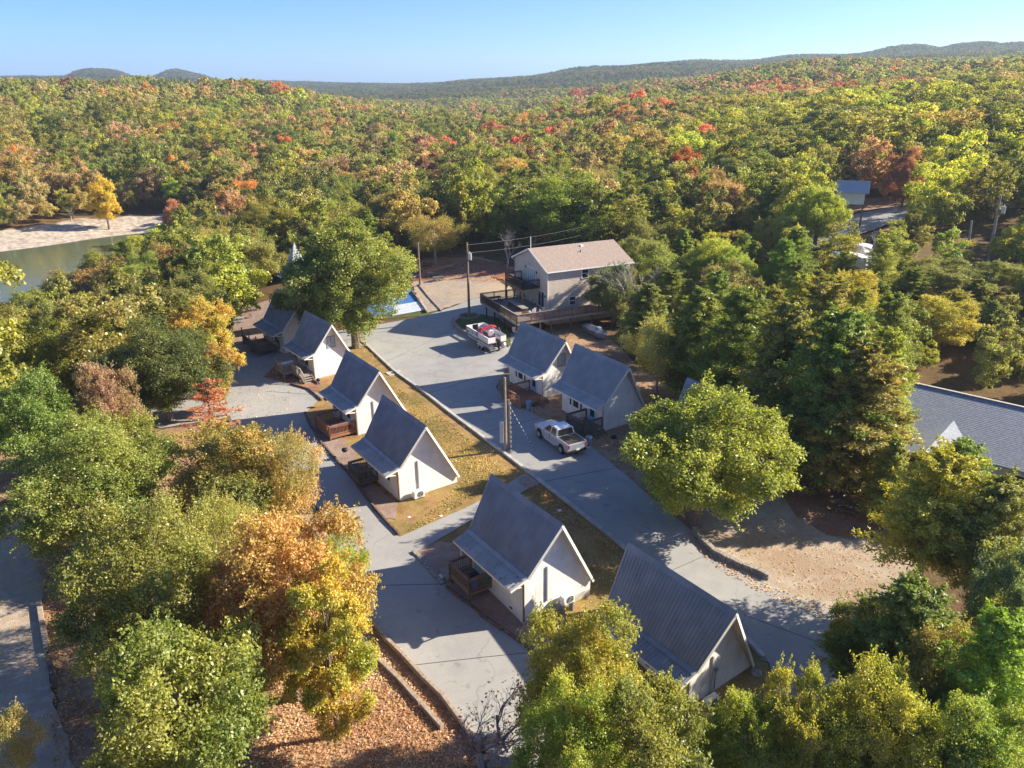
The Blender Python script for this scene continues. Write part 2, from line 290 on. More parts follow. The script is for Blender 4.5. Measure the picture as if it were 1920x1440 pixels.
# ------------------------------------------------------------------ object helpers
def tag(o, label=None, cat=None, group=None, kind=None):
    if label: o['label'] = label
    if cat: o['category'] = cat
    if group: o['group'] = group
    if kind: o['kind'] = kind
    return o
def thing(name, loc, label, cat, rz=0.0, group=None):
    o = bpy.data.objects.new(name, None); COL.objects.link(o); o.empty_display_size = .3
    o.location = loc; o.rotation_euler = (0, 0, rz); return tag(o, label, cat, group)
class MB:
    """collects shapes, then links them as ONE mesh object"""
    def __init__(s): s.v = []; s.f = []; s.m = []; s.mi = 0
    def add(s, vs, fs):
        n = len(s.v); s.v += [tuple(p) for p in vs]; s.f += [tuple(i + n for i in f) for f in fs]; s.m += [s.mi] * len(fs); return s
    def box(s, x0, x1, y0, y1, z0, z1):
        return s.hexa([(x0,y0,z0),(x1,y0,z0),(x1,y1,z0),(x0,y1,z0)], [(x0,y0,z1),(x1,y0,z1),(x1,y1,z1),(x0,y1,z1)])
    def hexa(s, lo, hi):
        n = len(lo); fs = [tuple(reversed(range(n))), tuple(range(n, 2 * n))]
        fs += [(i, (i + 1) % n, n + (i + 1) % n, n + i) for i in range(n)]
        return s.add(list(lo) + list(hi), fs)
    def beam(s, a, b, wd, h=None, up=(0, 0, 1)):
        a, b = Vector(a), Vector(b); h = h or wd; t = (b - a)
        if t.length < 1e-6: return s
        t.normalize(); u = Vector(up)
        if abs(t.dot(u)) > .98: u = Vector((1, 0, 0))
        sd = t.cross(u).normalized() * wd / 2; u2 = sd.cross(t).normalized() * h / 2
        lo = [a - sd - u2, a + sd - u2, a + sd + u2, a - sd + u2]; hi = [p + (b - a) for p in lo]
        return s.hexa(lo, hi)
    def tube(s, pts, rs, n=8, cap=True):
        pts = [Vector(p) for p in pts]; rings = []; base = len(s.v)
        if not isinstance(rs, (list, tuple)): rs = [rs] * len(pts)
        for i, p in enumerate(pts):
            t = (pts[min(i + 1, len(pts) - 1)] - pts[max(i - 1, 0)]).normalized()
            u = Vector((0, 0, 1)) if abs(t.z) < .9 else Vector((1, 0, 0))
            a = t.cross(u).normalized(); b = t.cross(a).normalized()
            rings.append([p + (a * math.cos(2 * math.pi * k / n) + b * math.sin(2 * math.pi * k / n)) * rs[i] for k in range(n)])
        vs = [q for r in rings for q in r]; fs = []
        for i in range(len(pts) - 1):
            for k in range(n):
                fs.append((i * n + k, i * n + (k + 1) % n, (i + 1) * n + (k + 1) % n, (i + 1) * n + k))
        if cap: fs += [tuple(reversed(range(n))), tuple(range((len(pts) - 1) * n, len(pts) * n))]
        return s.add(vs, fs)
    def loft(s, secs, cap=True):
        n = len(secs[0]); vs = [p for q in secs for p in q]; fs = []
        for i in range(len(secs) - 1):
            for k in range(n): fs.append((i * n + k, i * n + (k + 1) % n, (i + 1) * n + (k + 1) % n, (i + 1) * n + k))
        if cap: fs += [tuple(reversed(range(n))), tuple(range((len(secs) - 1) * n, len(secs) * n))]
        return s.add(vs, fs)
    def mesh(s, name, mats, smooth=False):
        me = bpy.data.meshes.new(name); me.from_pydata(s.v, [], s.f)
        if isinstance(mats, str): mats = [mats]
        for mm in mats: me.materials.append(MATS[mm])
        me.polygons.foreach_set('material_index', s.m)
        bm = bmesh.new(); bm.from_mesh(me); bmesh.ops.recalc_face_normals(bm, faces=bm.faces); bm.to_mesh(me); bm.free()
        if smooth: me.polygons.foreach_set('use_smooth', [True] * len(me.polygons))
        return me
    def build(s, name, mats, parent=None, smooth=False, bevel=0, loc=None, kind=None):
        o = bpy.data.objects.new(name, s.mesh(name, mats, smooth)); COL.objects.link(o)
        if parent: o.parent = parent
        if loc is not None: o.location = loc
        if bevel:
            b = o.modifiers.new('bevel', 'BEVEL'); b.width = bevel; b.segments = 2; b.limit_method = 'ANGLE'
        if kind: o['kind'] = kind
        return o
def inst(name, me, parent=None, loc=(0, 0, 0), rot=(0, 0, 0), sc=(1, 1, 1)):
    o = bpy.data.objects.new(name, me); COL.objects.link(o); o.location = loc; o.rotation_euler = rot; o.scale = sc
    if parent: o.parent = parent
    return o
def lerp(a, b, t): return Vector(a) * (1 - t) + Vector(b) * t
def inpoly(x, y, poly):
    c = False; j = len(poly) - 1
    for i in range(len(poly)):
        xi, yi = poly[i][0], poly[i][1]; xj, yj = poly[j][0], poly[j][1]
        if (yi > y) != (yj > y) and x < (xj - xi) * (y - yi) / (yj - yi) + xi: c = not c
        j = i
    return c
def sheet(name, px, m, off, jit=0.0, step=1.4, world=False, seed=1):
    """a ground sheet draped on the terrain inside the outline given by photo pixels"""
    P = [Vector(p).to_2d() if world else G(*p).to_2d() for p in px]; out = []
    for i, a in enumerate(P):
        b = P[(i + 1) % len(P)]; n = max(1, int((b - a).length / max(.5, step * .5)))
        for k in range(n):
            q = a.lerp(b, k / n); t = (b - a).normalized()
            dd = (noise.noise(Vector((q.x * .9, q.y * .9, seed))) + .5 * noise.noise(Vector((q.x * 2.7, q.y * 2.7, seed)))) * jit * 2
            out.append(q + Vector((-t.y, t.x)) * dd)
    ob = [tuple(q) for q in out]; xs = [q[0] for q in ob]; ys = [q[1] for q in ob]
    pts = list(out); nb = len(out); gx = min(xs)
    ny = int((max(ys) - min(ys)) / step) + 1; nx = int((max(xs) - min(xs)) / step) + 1
    for i in range(nx):
        for j in range(ny):
            x = min(xs) + (i + .5) * step; y = min(ys) + (j + .5) * step
            if inpoly(x, y, ob): pts.append(Vector((x, y)))
    v, e, f, *_ = delaunay_2d_cdt(pts, [(i, (i + 1) % nb) for i in range(nb)], [], 1, 1e-4)
    va = np.array([(q.x, q.y) for q in v]); z = zt(va[:, 0], va[:, 1]) + off
    me = bpy.data.meshes.new(name); me.from_pydata([(a, b, c) for (a, b), c in zip(va, z)], [], f)
    bm = bmesh.new(); bm.from_mesh(me)
    for fc in bm.faces:
        if fc.normal.z < 0: fc.normal_flip()
    bm.to_mesh(me); bm.free()
    me.materials.append(MATS[m]); o = bpy.data.objects.new(name, me); COL.objects.link(o); o['kind'] = 'structure'
    return o

# ------------------------------------------------------------------ ground
def terrain():
    nth = 300; th = list(np.linspace(-.72, .72, 230)) + list(np.linspace(.72, 2 * math.pi - .72, 72)[1:-1]); th = np.array(th); nth = len(th)
    rs = np.concatenate([np.linspace(2, 90, 60), np.geomspace(92, 5200, 130)])
    T, R = np.meshgrid(th, rs); X = R * np.sin(T); Y = R * np.cos(T); Z = zt(X, Y)
    vs = np.stack([X, Y, Z], -1).reshape(-1, 3); nr = len(rs); fs = []
    for i in range(nr - 1):
        for j in range(nth):
            a = i * nth + j; b = i * nth + (j + 1) % nth; fs.append((a, b, b + nth, a + nth))
    c = len(vs); vs = np.vstack([vs, [[0, 0, z1(0, 0)]]])
    fs += [(c, (j + 1) % nth, j) for j in range(nth)]
    me = bpy.data.meshes.new('hills'); me.from_pydata(vs.tolist(), [], fs)
    me.materials.append(MATS['forest_floor']); me.polygons.foreach_set('use_smooth', [True] * len(me.polygons))
    bm = bmesh.new(); bm.from_mesh(me); bmesh.ops.recalc_face_normals(bm, faces=bm.faces)
    bm.faces.ensure_lookup_table()
    if bm.faces[0].normal.z < 0: bmesh.ops.reverse_faces(bm, faces=bm.faces)
    bm.to_mesh(me); bm.free()
    o = bpy.data.objects.new('hills', me); COL.objects.link(o); o['kind'] = 'structure'
terrain()
lk = MB(); lk.add([(-420,90,-10),(-52,90,-10),(-52,275,-10),(-420,275,-10)], [(0,1,2,3)]); lk.build('lake', 'lake_water')['kind'] = 'structure'
# ------------------------------------------------------------------ ground sheets
kerb_px = [(668,634),(690,650),(740,697),(840,772),(985,882),(1085,960),(1172,1030),(1300,1130),(1400,1200),(1432,1235)]
sheet('leaf_litter_slope', [(690,1160),(760,1240),(830,1310),(915,1440),(950,1600),(60,1600),(110,1300),(60,1100),(40,950),(-200,860),(100,800),(300,806),(430,790),(440,834),(520,872),(600,962)], 'leaf_litter', .03, .15)
sheet('lawn', [(655,630),(690,650),(740,700),(840,774),(985,885),(1085,963),(1172,1034),(1300,1134),(1400,1205),(1440,1245),(1455,1300),(1420,1370),(1300,1450),(1150,1350),(1070,1275),(985,1216),(900,1156),(830,1100),(776,1040),(750,1012),(700,960),(630,864),(572,778),(590,750),(560,724),(500,712),(488,700),(530,655),(600,640)], 'lawn', .03, .05)
sheet('shaded_bed', [(930,728),(945,748),(985,768),(1010,783),(1060,800),(1120,848),(1170,890),(1240,950),(1302,1000),(1480,905),(1400,800),(1200,690),(1130,620),(1070,600),(960,640),(945,690)], 'leaf_litter', .035, .1)
sheet('sand_lot', [(1300,998),(1330,1038),(1380,1064),(1440,1094),(1500,1127),(1570,1152),(1640,1130),(1700,1085),(1760,1000),(1700,930),(1600,900),(1500,880),(1420,880),(1330,930)], 'sand', .06, .25)
sheet('red_dirt', [(1460,905),(1530,885),(1640,900),(1690,960),(1640,1010),(1550,1005),(1480,960)], 'red_dirt', .085, .3)
sheet('gravel_road', [(-260,940),(55,955),(100,1010),(80,1120),(95,1290),(140,1440),(170,1600),(-260,1600)], 'pale_gravel', .06, .1)
sheet('pink_gravel_strip', [(776,1036),(802,1012),(850,1020),(905,1080),(978,1163),(1015,1180),(1070,1250),(1050,1255),(985,1214),(900,1154),(830,1098)], 'pink_gravel', .055, .06)
sheet('pink_gravel_strip', [(626,800),(665,850),(690,900),(745,945),(742,975),(715,970),(690,940),(650,885),(605,835),(577,790)], 'pink_gravel', .055, .06)
sheet('gravel_yard', [(425,615),(455,575),(520,560),(540,640),(530,662),(440,668)], 'pink_gravel', .05, .25)
sheet('bark_bed', [(488,706),(508,688),(560,690),(600,720),(604,735),(575,730),(540,724)], 'red_dirt', .06, .1)
def conc(): 
    sheet('parking_drive', [(440,655),(500,655),(560,640),(580,668),(545,690),(512,690),(494,708),(545,722),(578,728),(606,745),(592,757),(574,775),(590,812),(630,862),(665,907),(700,957),(749,1008),(776,1036),(830,1097),(900,1152),(985,1212),(1070,1270),(1150,1340),(1200,1440),(1200,1600),(1010,1600),(917,1440),(872,1370),(828,1310),(760,1240),(690,1160),(650,1080),(600,960),(520,870),(440,832),(428,802),(430,784),(300,804),(272,792),(268,768),(350,735),(430,722)], 'concrete', .08, .03)
    sheet('footpath', [(745,1010),(888,947),(985,888),(1013,907),(905,965),(776,1039)], 'concrete', .075, .03)
    sheet('main_drive', [(690,650),(740,697),(840,772),(985,882),(1085,960),(1172,1030),(1300,1130),(1400,1205),(1442,1245),(1455,1290),(1432,1345),(1390,1400),(1390,1600),(1680,1600),(1660,1400),(1605,1330),(1565,1250),(1550,1190),(1570,1150),(1500,1125),(1440,1092),(1380,1062),(1330,1036),(1302,1000),(1240,950),(1170,890),(1120,848),(1060,800),(1010,783),(985,768),(945,748),(930,728),(950,690),(990,640),(985,615),(960,600),(935,580),(895,556),(850,576),(800,592),(740,604),(640,620),(560,640),(600,668),(645,664),(665,648)], 'concrete', .085, .03)
conc()
sheet('gravel_lot', [(800,588),(776,548),(772,530),(830,522),(905,516),(960,540),(1000,552),(935,566),(895,558),(850,574)], 'pale_gravel', .12, .3)
sheet('picnic_ground', [(735,505),(800,485),(900,482),(970,505),(960,530),(905,518),(830,524),(772,532),(740,530)], 'red_dirt', .10, .4)
sheet('grass_verge', [(600,600),(690,600),(800,592),(830,586),(782,530),(764,533),(720,520),(620,560)], 'green_grass', .06, .15)
sheet('game_court', [(668,566),(766,540),(797,578),(700,594)], 'court_blue', .10)
sheet('game_court', [(740,574),(790,566),(801,582),(735,594)], 'court_white', .15)
sheet('grass_island', [(854,603),(872,594),(905,592),(935,600),(955,618),(958,652),(905,641),(868,622)], 'green_grass', .22, .02, step=.8)
sheet('far_road', [(1440,470),(1500,445),(1590,408),(1680,392),(1740,390),(1745,402),(1700,412),(1640,434),(1560,462),(1470,490)], 'concrete', .4, .1, step=2)
sheet('far_verge', [(1560,468),(1640,438),(1700,415),(1740,406),(1745,420),(1700,440),(1640,462),(1580,480)], 'lawn', .3, .4, step=2)
sheet('dry_bank', [(1560,380),(1680,372),(1960,372),(1960,392),(1800,394),(1680,390),(1600,402)], 'leaf_litter', .3, .4, step=3)
sheet('hill_clearing', [(0,290),(60,262),(90,240),(100,255),(75,285),(40,300)], 'pale_gravel', 1.0, .5, step=4)
# fine joints cut in the concrete
def joints():
    m = MB()
    for a, b in [((598,962),(655,985)),((640,745),(500,735)),((700,690),(862,610)),((800,740),(925,700)),((900,815),(1010,785)),((1020,905),(1150,880)),((1395,1155),(1560,1215)),((700,1100),(830,1097)),((770,1250),(1000,1225)),((700,665),(640,690)),((870,1370),(1090,1290)),((1240,1080),(1330,1040))]:
        A, B = G(*a), G(*b); n = max(2, int((A - B).length / 1.0))
        for i in range(n):
            p, q = A.lerp(B, i / n), A.lerp(B, (i + 1) / n)
            p.z = z1(p.x, p.y) + .095; q.z = z1(q.x, q.y) + .095; m.beam(p, q, .035, .012)
    m.build('concrete_joint', 'joint_dark')['kind'] = 'structure'
joints()
def sweep_kerb():
    m = MB(); P = [G(*p) for p in kerb_px]
    for a, b in zip(P, P[1:]):
        n = max(1, int((b - a).length / 1.5))
        for i in range(n):
            p, q = a.lerp(b, i / n), a.lerp(b, (i + 1) / n); p.z = z1(p.x, p.y) + .12; q.z = z1(q.x, q.y) + .12; m.beam(p, q, .28, .2)
    m.build('kerb', 'kerb_concrete')['kind'] = 'structure'
sweep_kerb()
def timber_line(px, label, m='landscape_timber', w=.18, h=.22, rows=1, seg=2.4, name='timber_edging', cat='edging', group=None, piece='timber', up=.05):
    P = [G(*p) for p in px]; o = thing(name, P[0], label, cat, group=group); rnd = random.Random(len(px) * 7 + int(px[0][0]))
    for r_ in range(rows):
        for a, b in zip(P, P[1:]):
            n = max(1, round((b - a).length / seg))
            for i in range(n):
                p, q = a.lerp(b, i / n), a.lerp(b, (i + .97) / n)
                for t in (p, q): t.z = z1(t.x, t.y) + up + h * (r_ + .5) + rnd.uniform(-.02, .02)
                off = Vector((rnd.uniform(-.03, .03), rnd.uniform(-.03, .03), 0)) - P[0]
                MB().beam(p + off, q + off, w, h * .95).build(piece, m, o, bevel=.02)
    return o
timber_line([(577,790),(605,835),(650,885),(690,940),(720,975),(750,1006)], 'dark landscape timbers edging the lawn left of the third chalet')
timber_line([(776,1036),(800,1062),(830,1098)], 'low pink stone edging in front of the chalet with the wooden corner deck', 'stone', .3, .15, seg=.45, piece='stone')
timber_line([(838,1105),(870,1130),(900,1154),(945,1185),(985,1213),(1040,1252)], 'dark timber edging between gravel strip and drive below the fourth chalet')
timber_line([(690,1160),(720,1200),(760,1240),(795,1278),(828,1310),(872,1370),(917,1440),(935,1480)], 'low weathered timber wall dropping to the leaf covered slope', 'landscape_timber_pale', .22, .2, rows=2)
timber_line([(668,1178),(700,1232),(745,1275),(790,1325),(830,1370)], 'long grey split log border lying along the leaf covered slope', 'landscape_timber_pale', .25, .3)
timber_line([(1302,996),(1316,1018),(1335,1036),(1362,1052),(1392,1066),(1420,1076),(1442,1088)], 'curved dark retaining wall of stacked stones around the sand lot', 'stone', .35, .2, rows=2, seg=.6, name='retaining_wall', cat='retaining wall', piece='stone')
timber_line([(75,1135),(82,1180),(90,1225)], 'pale squared timber lying beside the gravel road at left', 'landscape_timber_pale', .3, .3, seg=2.8)
timber_line([(92,1232),(98,1262),(104,1292)], 'dark brown squared timber continuing the pale one by the gravel road', 'landscape_timber', .3, .28, seg=2.6)
timber_line([(850,603),(853,612),(866,624),(885,633),(905,642)], 'curved brown stone retaining edge of the grass island', 'stone', .3, .25, rows=2, seg=.5, name='retaining_wall', cat='retaining wall', piece='stone')
timber_line([(430,788),(437,812),(445,835)], 'short stack of timbers beside the small red tree', 'landscape_timber', .3, .25, rows=2, seg=1.5)
timber_line([(300,796),(360,792),(428,780)], 'thin dark timber edging above the patch of dry grass', 'landscape_timber')
timber_line([(545,722),(580,732),(604,752)], 'dark timber edging in front of the first chalet stairs', 'landscape_timber')
timber_line([(572,776),(582,800),(600,826)], 'grey timber edging by the second chalet deck', 'landscape_timber')
timber_line([(1600,990),(1620,1003),(1655,1018),(1680,1022)], 'short dark curved timber edge under the cedars by the sand lot', 'landscape_timber')
timber_line([(560,700),(600,722)], 'thin timber edging under the first chalet deck', 'landscape_timber')
timber_line([(772,548),(785,566),(800,588)], 'dark low board wall along the right side of the blue court', 'landscape_timber', .2, .3)
timber_line([(785,535),(805,560),(828,585)], 'thin timber rail between grass strip and gravel lot', 'landscape_timber_pale')

# ------------------------------------------------------------------ chalets
AP, JU, EA, FO = (2.256, 6.015), (.056, 2.947), (-1.185, 2.548), (5.33, .56)
def slope_panels(root, roof, top0, top1, bot0, bot1, n, m='metal_roof'):
    """one metal roof slope: corrugated panels, each its own piece; top0/bot0 at the front"""
    T0, T1, B0, B1 = map(Vector, (top0, top1, bot0, bot1))
    nrm = (T1 - T0).cross(B0 - T0).normalized()
    if nrm.z < 0: nrm = -nrm
    for i in range(n):
        m_ = MB(); a, b = i / n, (i + .995) / n
        q = [T0.lerp(T1, a), T0.lerp(T1, b), B0.lerp(B1, b), B0.lerp(B1, a)]
        m_.hexa([p + nrm * .012 for p in q], [p + nrm * .03 for p in q])
        for k in range(4):
            t = a + (b - a) * (k + .5) / 4
            p0, p1 = T0.lerp(T1, t), B0.lerp(B1, t); m_.beam(p0 + nrm * .04, p1 + nrm * .04, .045, .03, up=nrm)
        m_.build('roof_panel', m, roof)
def chalet(X, Y, Z, yaw, L, label, porch_m='metal_roof_light', opts=()):
    root = thing('chalet', (X, Y, Z), label, 'chalet', rad(yaw), 'a-frame chalets along the drives')
    yr, ya = L, L + .634; yf, yfa, yfo = -.385, -.83, -.16
    wm = 'cream_wall' if 'white' not in opts else 'white_wall'
    pr = [(0, -1.6), (5.2, -1.6), (5.2, .6), (AP[0], AP[1] - .24), (0, 2.66)]
    m = MB()
    for y0, y1 in ((0, .12), (L - .5, L - .38)):
        m.hexa([(x, y0, z) for x, z in pr], [(x, y1, z) for x, z in pr])
    m.box(.003, .12, .12, L - .5, -1.6, 2.66); m.box(5.08, 5.197, .12, L - .5, -1.6, .55)
    m.build('wall', wm, root)
    MB().box(-.03, .0, -.03, .1, -1.2, 2.55).box(0, .09, -.03, 0, -1.2, 2.6).build('corner_trim', 'soffit', root)
    # roof: boarded deck below, metal panels on it
    def P(pt, y): return (pt[0], y, pt[1])
    rf = MB()
    def slab(t0, t1, b0, b1, th=.14):
        T0, T1, B0, B1 = map(Vector, (t0, t1, b0, b1)); n = (T1 - T0).cross(B0 - T0).normalized()
        if n.z < 0: n = -n
        rf.hexa([p - n * th for p in (T0, T1, B1, B0)], [T0, T1, B1, B0])
    slab(P(AP, yfa), P(AP, ya), P(JU, yf), P(JU, yr)); slab(P(JU, yf), P(JU, yr), P(EA, yf), P(EA, yr), .1)
    slab(P(AP, yfa), P(AP, ya), P(FO, yfo), P(FO, yr))
    roof = rf.build('roof', 'soffit', root)
    slope_panels(root, roof, P(AP, yfa), P(AP, ya), P(JU, yf), P(JU, yr), 8)
    slope_panels(root, roof, P(JU, yf), P(JU, yr), P(EA, yf), P(EA, yr), 7, porch_m)
    slope_panels(root, roof, P(AP, yfa), P(AP, ya), P(FO, yfo), P(FO, yr), 8)
    c = MB(); a0, a1 = Vector(P(AP, yfa - .01)), Vector(P(AP, ya + .01)); up = Vector((0, 0, .09))
    for dx, dz in ((-.22, -.3), (.17, -.3)):
        v = Vector((dx, 0, dz)); c.hexa([a0 + up, a1 + up, a1 + v + up, a0 + v + up], [p + Vector((0, 0, .02)) for p in (a0 + up, a1 + up, a1 + v + up, a0 + v + up)])
    c.build('ridge_cap', 'metal_roof', roof)
    fl = MB(); j0, j1 = Vector(P(JU, yf)), Vector(P(JU, yr)); e = (Vector(P(EA, yf)) - j0).normalized() * .32; u = Vector((-.03, 0, .075))
    fl.hexa([j0 + u, j1 + u, j1 + e + u, j0 + e + u], [p + Vector((0, 0, .02)) for p in (j0 + u, j1 + u, j1 + e + u, j0 + e + u)]); fl.build('flashing', porch_m, roof)
    rn = random.Random(int(X * 10)); lf = MB()
    for k in range(46):
        u, v_ = rn.random(), rn.random() ** 1.5; p0 = Vector(P(JU, yf)).lerp(Vector(P(JU, yr)), u); p1 = Vector(P(EA, yf)).lerp(Vector(P(EA, yr)), u); p = p0.lerp(p1, .15 + .8 * v_) + Vector((0, 0, .085)); a_ = rn.uniform(0, 6.28); s_ = rn.uniform(.05, .1)
        lf.add([p, p + Vector((math.cos(a_) * s_, math.sin(a_) * s_, .02)), p + Vector((math.cos(a_ + .8) * s_ * 1.5, math.sin(a_ + .8) * s_ * 1.5, 0)), p + Vector((math.cos(a_ + 1.6) * s_, math.sin(a_ + 1.6) * s_, .02))], [(0, 1, 2, 3)])
    lf.build('fallen_leaves', 'leaf_litter', roof, kind='stuff')
    # rake boards along the front and rear edges
    for yj, yp in ((yf - .015, yfa - .015), (yr + .015, ya + .015)):
        rk = MB(); dn = Vector((0, 0, -.09))
        rk.beam(Vector(P(AP, yp)) + dn, Vector(P(JU, yj)) + dn, .03, .17, up=(0, 0, 1)); rk.beam(Vector(P(AP, yp)) + dn, Vector(P(FO, yfo - .015 if yj < 0 else yj)) + dn, .03, .17)
        rk.beam(Vector(P(JU, yj)) + dn * .7, Vector(P(EA, yj)) + dn * .7, .03, .13); rk.build('rake_board', 'trim', root)
    MB().beam((EA[0] - .01, yf, EA[1] - .06), (EA[0] - .01, yr, EA[1] - .06), .04, .12).build('fascia_board', 'trim', root)
    MB().beam((EA[0] + .05, -.1, 2.42), (.0, -.02, 2.2), .07).beam((.0, -.06, 2.2), (0, -.06, 2.62), .07).build('porch_bracket', 'trim', root)
    gv = MB()
    for k in range(1, 17):
        x = k * .305
        if x < 5.1: gv.box(x - .02, x + .02, -.004, .0, -.9, min(2.66 + x / AP[0] * 3.1, (AP[1] - .3) if x < AP[0] else 5.7 - (x - AP[0]) * 1.755))
    for k in range(1, int(L / .305) - 1): gv.box(-.004, .0, k * .305 - .02, k * .305 + .02, -.9, 2.6)
    gv.build('siding_batten', wm, root, kind='stuff')
    MB().box(.02, 5.1, -.03, 0, -1.5, -.08).build('skirting', 'skirt', root)
    # porch side: door, windows, vent
    dy = 1.0 if ('front_door' in opts) else 4.7
    dr = MB().box(-.05, .0, dy, dy + .95, .05, 2.15).build('door', 'blue_door', root)
    MB().box(-.07, -.04, dy + .22, dy + .75, .95, 1.95).build('pane', 'window_glass', dr)
    fr = MB()
    for a in ((dy - .1, dy, .0, 2.25), (dy + .95, dy + 1.05, .0, 2.25), (dy, dy + .95, 2.15, 2.25)): fr.box(-.065, .0, *a)
    fr.build('frame', 'white_plastic', dr)
    ws = [(3.0, .4), (3.55, .95), (4.65, .4)] if 'front_door' in opts else [(1.4, .9), (2.8, .5)]
    for y0, w_ in ws:
        wn = MB()
        for a in ((y0, y0 + w_, .9, .98), (y0, y0 + w_, 1.8, 1.88), (y0, y0 + .07, .98, 1.8), (y0 + w_ - .07, y0 + w_, .98, 1.8)): wn.box(-.05, .0, *a)
        wn = wn.build('window', 'white_plastic', root); MB().box(-.025, 0, y0 + .07, y0 + w_ - .07, .98, 1.8).build('pane', 'window_glass', wn)
    MB().box(-.02, 0, 1.2, 1.5, -.25, -.1).build('vent', 'dark_grille', root)
    # front gable: duct cover with outdoor unit, or upper window
    if 'gable_window' in opts:
        wn = MB(); x0, x1, z0, z1_ = 1.88, 2.72, 3.2, 4.38
        for a in ((x0 - .09, x1 + .09, z0 - .1, z0), (x0 - .09, x1 + .09, z1_, z1_ + .1), (x0 - .09, x0, z0, z1_), (x1, x1 + .09, z0, z1_), ((x0 + x1) / 2 - .03, (x0 + x1) / 2 + .03, z0, z1_)):
            wn.box(a[0], a[1], -.06, 0, a[2], a[3])
        wn = wn.build('window', 'grey_trim', root); MB().box(x0, x1, -.02, 0, z0, z1_).build('pane', 'curtain_glass', wn)
    if 'duct' in opts:
        zt_, zb = 2.95, .45
        MB().box(1.66, 1.79, -.09, 0, zb, zt_).build('duct_cover', 'duct_grey', root, bevel=.02)
        if 'pipe' in opts: 
            MB().tube([(2.05, -.05, .5), (2.05, -.05, 1.8)], .03).box(1.97, 2.13, -.13, 0, 1.8, 2.0).build('conduit', 'grey_plastic', root)
        MB().box(2.7, 2.8, -.03, 0, -.15, -.05).build('vent', 'dark_grille', root)
    if 'spout' in opts: MB().tube([(-.06, -.1, 2.5), (-.04, -.07, 2.2), (-.04, -.07, -.3)], .045).build('downspout', 'downspout_brown', root)
    return root
def ac_unit(cx, cy, cz, yaw, lx, label):
    c, s = math.cos(rad(yaw)), math.sin(rad(yaw)); x, y = lx, -.42
    px, py = cx + c * x - s * y, cy + s * x + c * y
    o = thing('air_conditioner', (px, py, cz - .05), label, 'air conditioner', rad(yaw), 'outdoor units of the chalets')
    MB().box(-.45, .45, -.2, .17, .05, .68).build('casing', 'white_plastic', o, bevel=.03)
    MB().tube([(.1, -.215, .38), (.1, -.2, .38)], .24, 20).build('fan_grille', 'dark_grille', o)
    f = MB()
    for r_ in (.24, .14): 
        f.tube([(.1 + r_ * math.cos(a), -.225, .38 + r_ * math.sin(a)) for a in np.linspace(0, 6.283, 17)], .012, 5)
    for a in range(6): f.beam((.1, -.225, .38), (.1 + .24 * math.cos(a * 1.047), -.225, .38 + .24 * math.sin(a * 1.047)), .012)
    f.build('guard', 'duct_grey', o)
    MB().box(-.38, -.3, -.2, .2, -.6, .05).box(.3, .38, -.2, .2, -.6, .05).build('stand', 'grey_plastic', o)
def railing(o, a, b, z, h=.95, m='deck_wood', step=.13, posts=True, capm=None):
    A, B = Vector((*a, z)), Vector((*b, z)); L = (B - A).length; n = max(1, int(L / 1.9))
    if posts:
        for i in range(n + 1):
            p = A.lerp(B, i / n); MB().box(p.x - .05, p.x + .05, p.y - .05, p.y + .05, z - .25, z + h).build('post', m, o)
    MB().beam(A + Vector((0, 0, h + .02)), B + Vector((0, 0, h + .02)), .15, .045).build('top_rail', capm or m, o)
    bl = MB(); bl.beam(A + Vector((0, 0, h - .1)), B + Vector((0, 0, h - .1)), .04, .09); bl.beam(A + Vector((0, 0, .1)), B + Vector((0, 0, .1)), .04, .09)
    k = int(L / step)
    for i in range(1, k): p = A.lerp(B, i / k); bl.box(p.x - .018, p.x + .018, p.y - .018, p.y + .018, z + .1, z + h - .1)
    bl.build('balusters', m, o, kind='stuff')
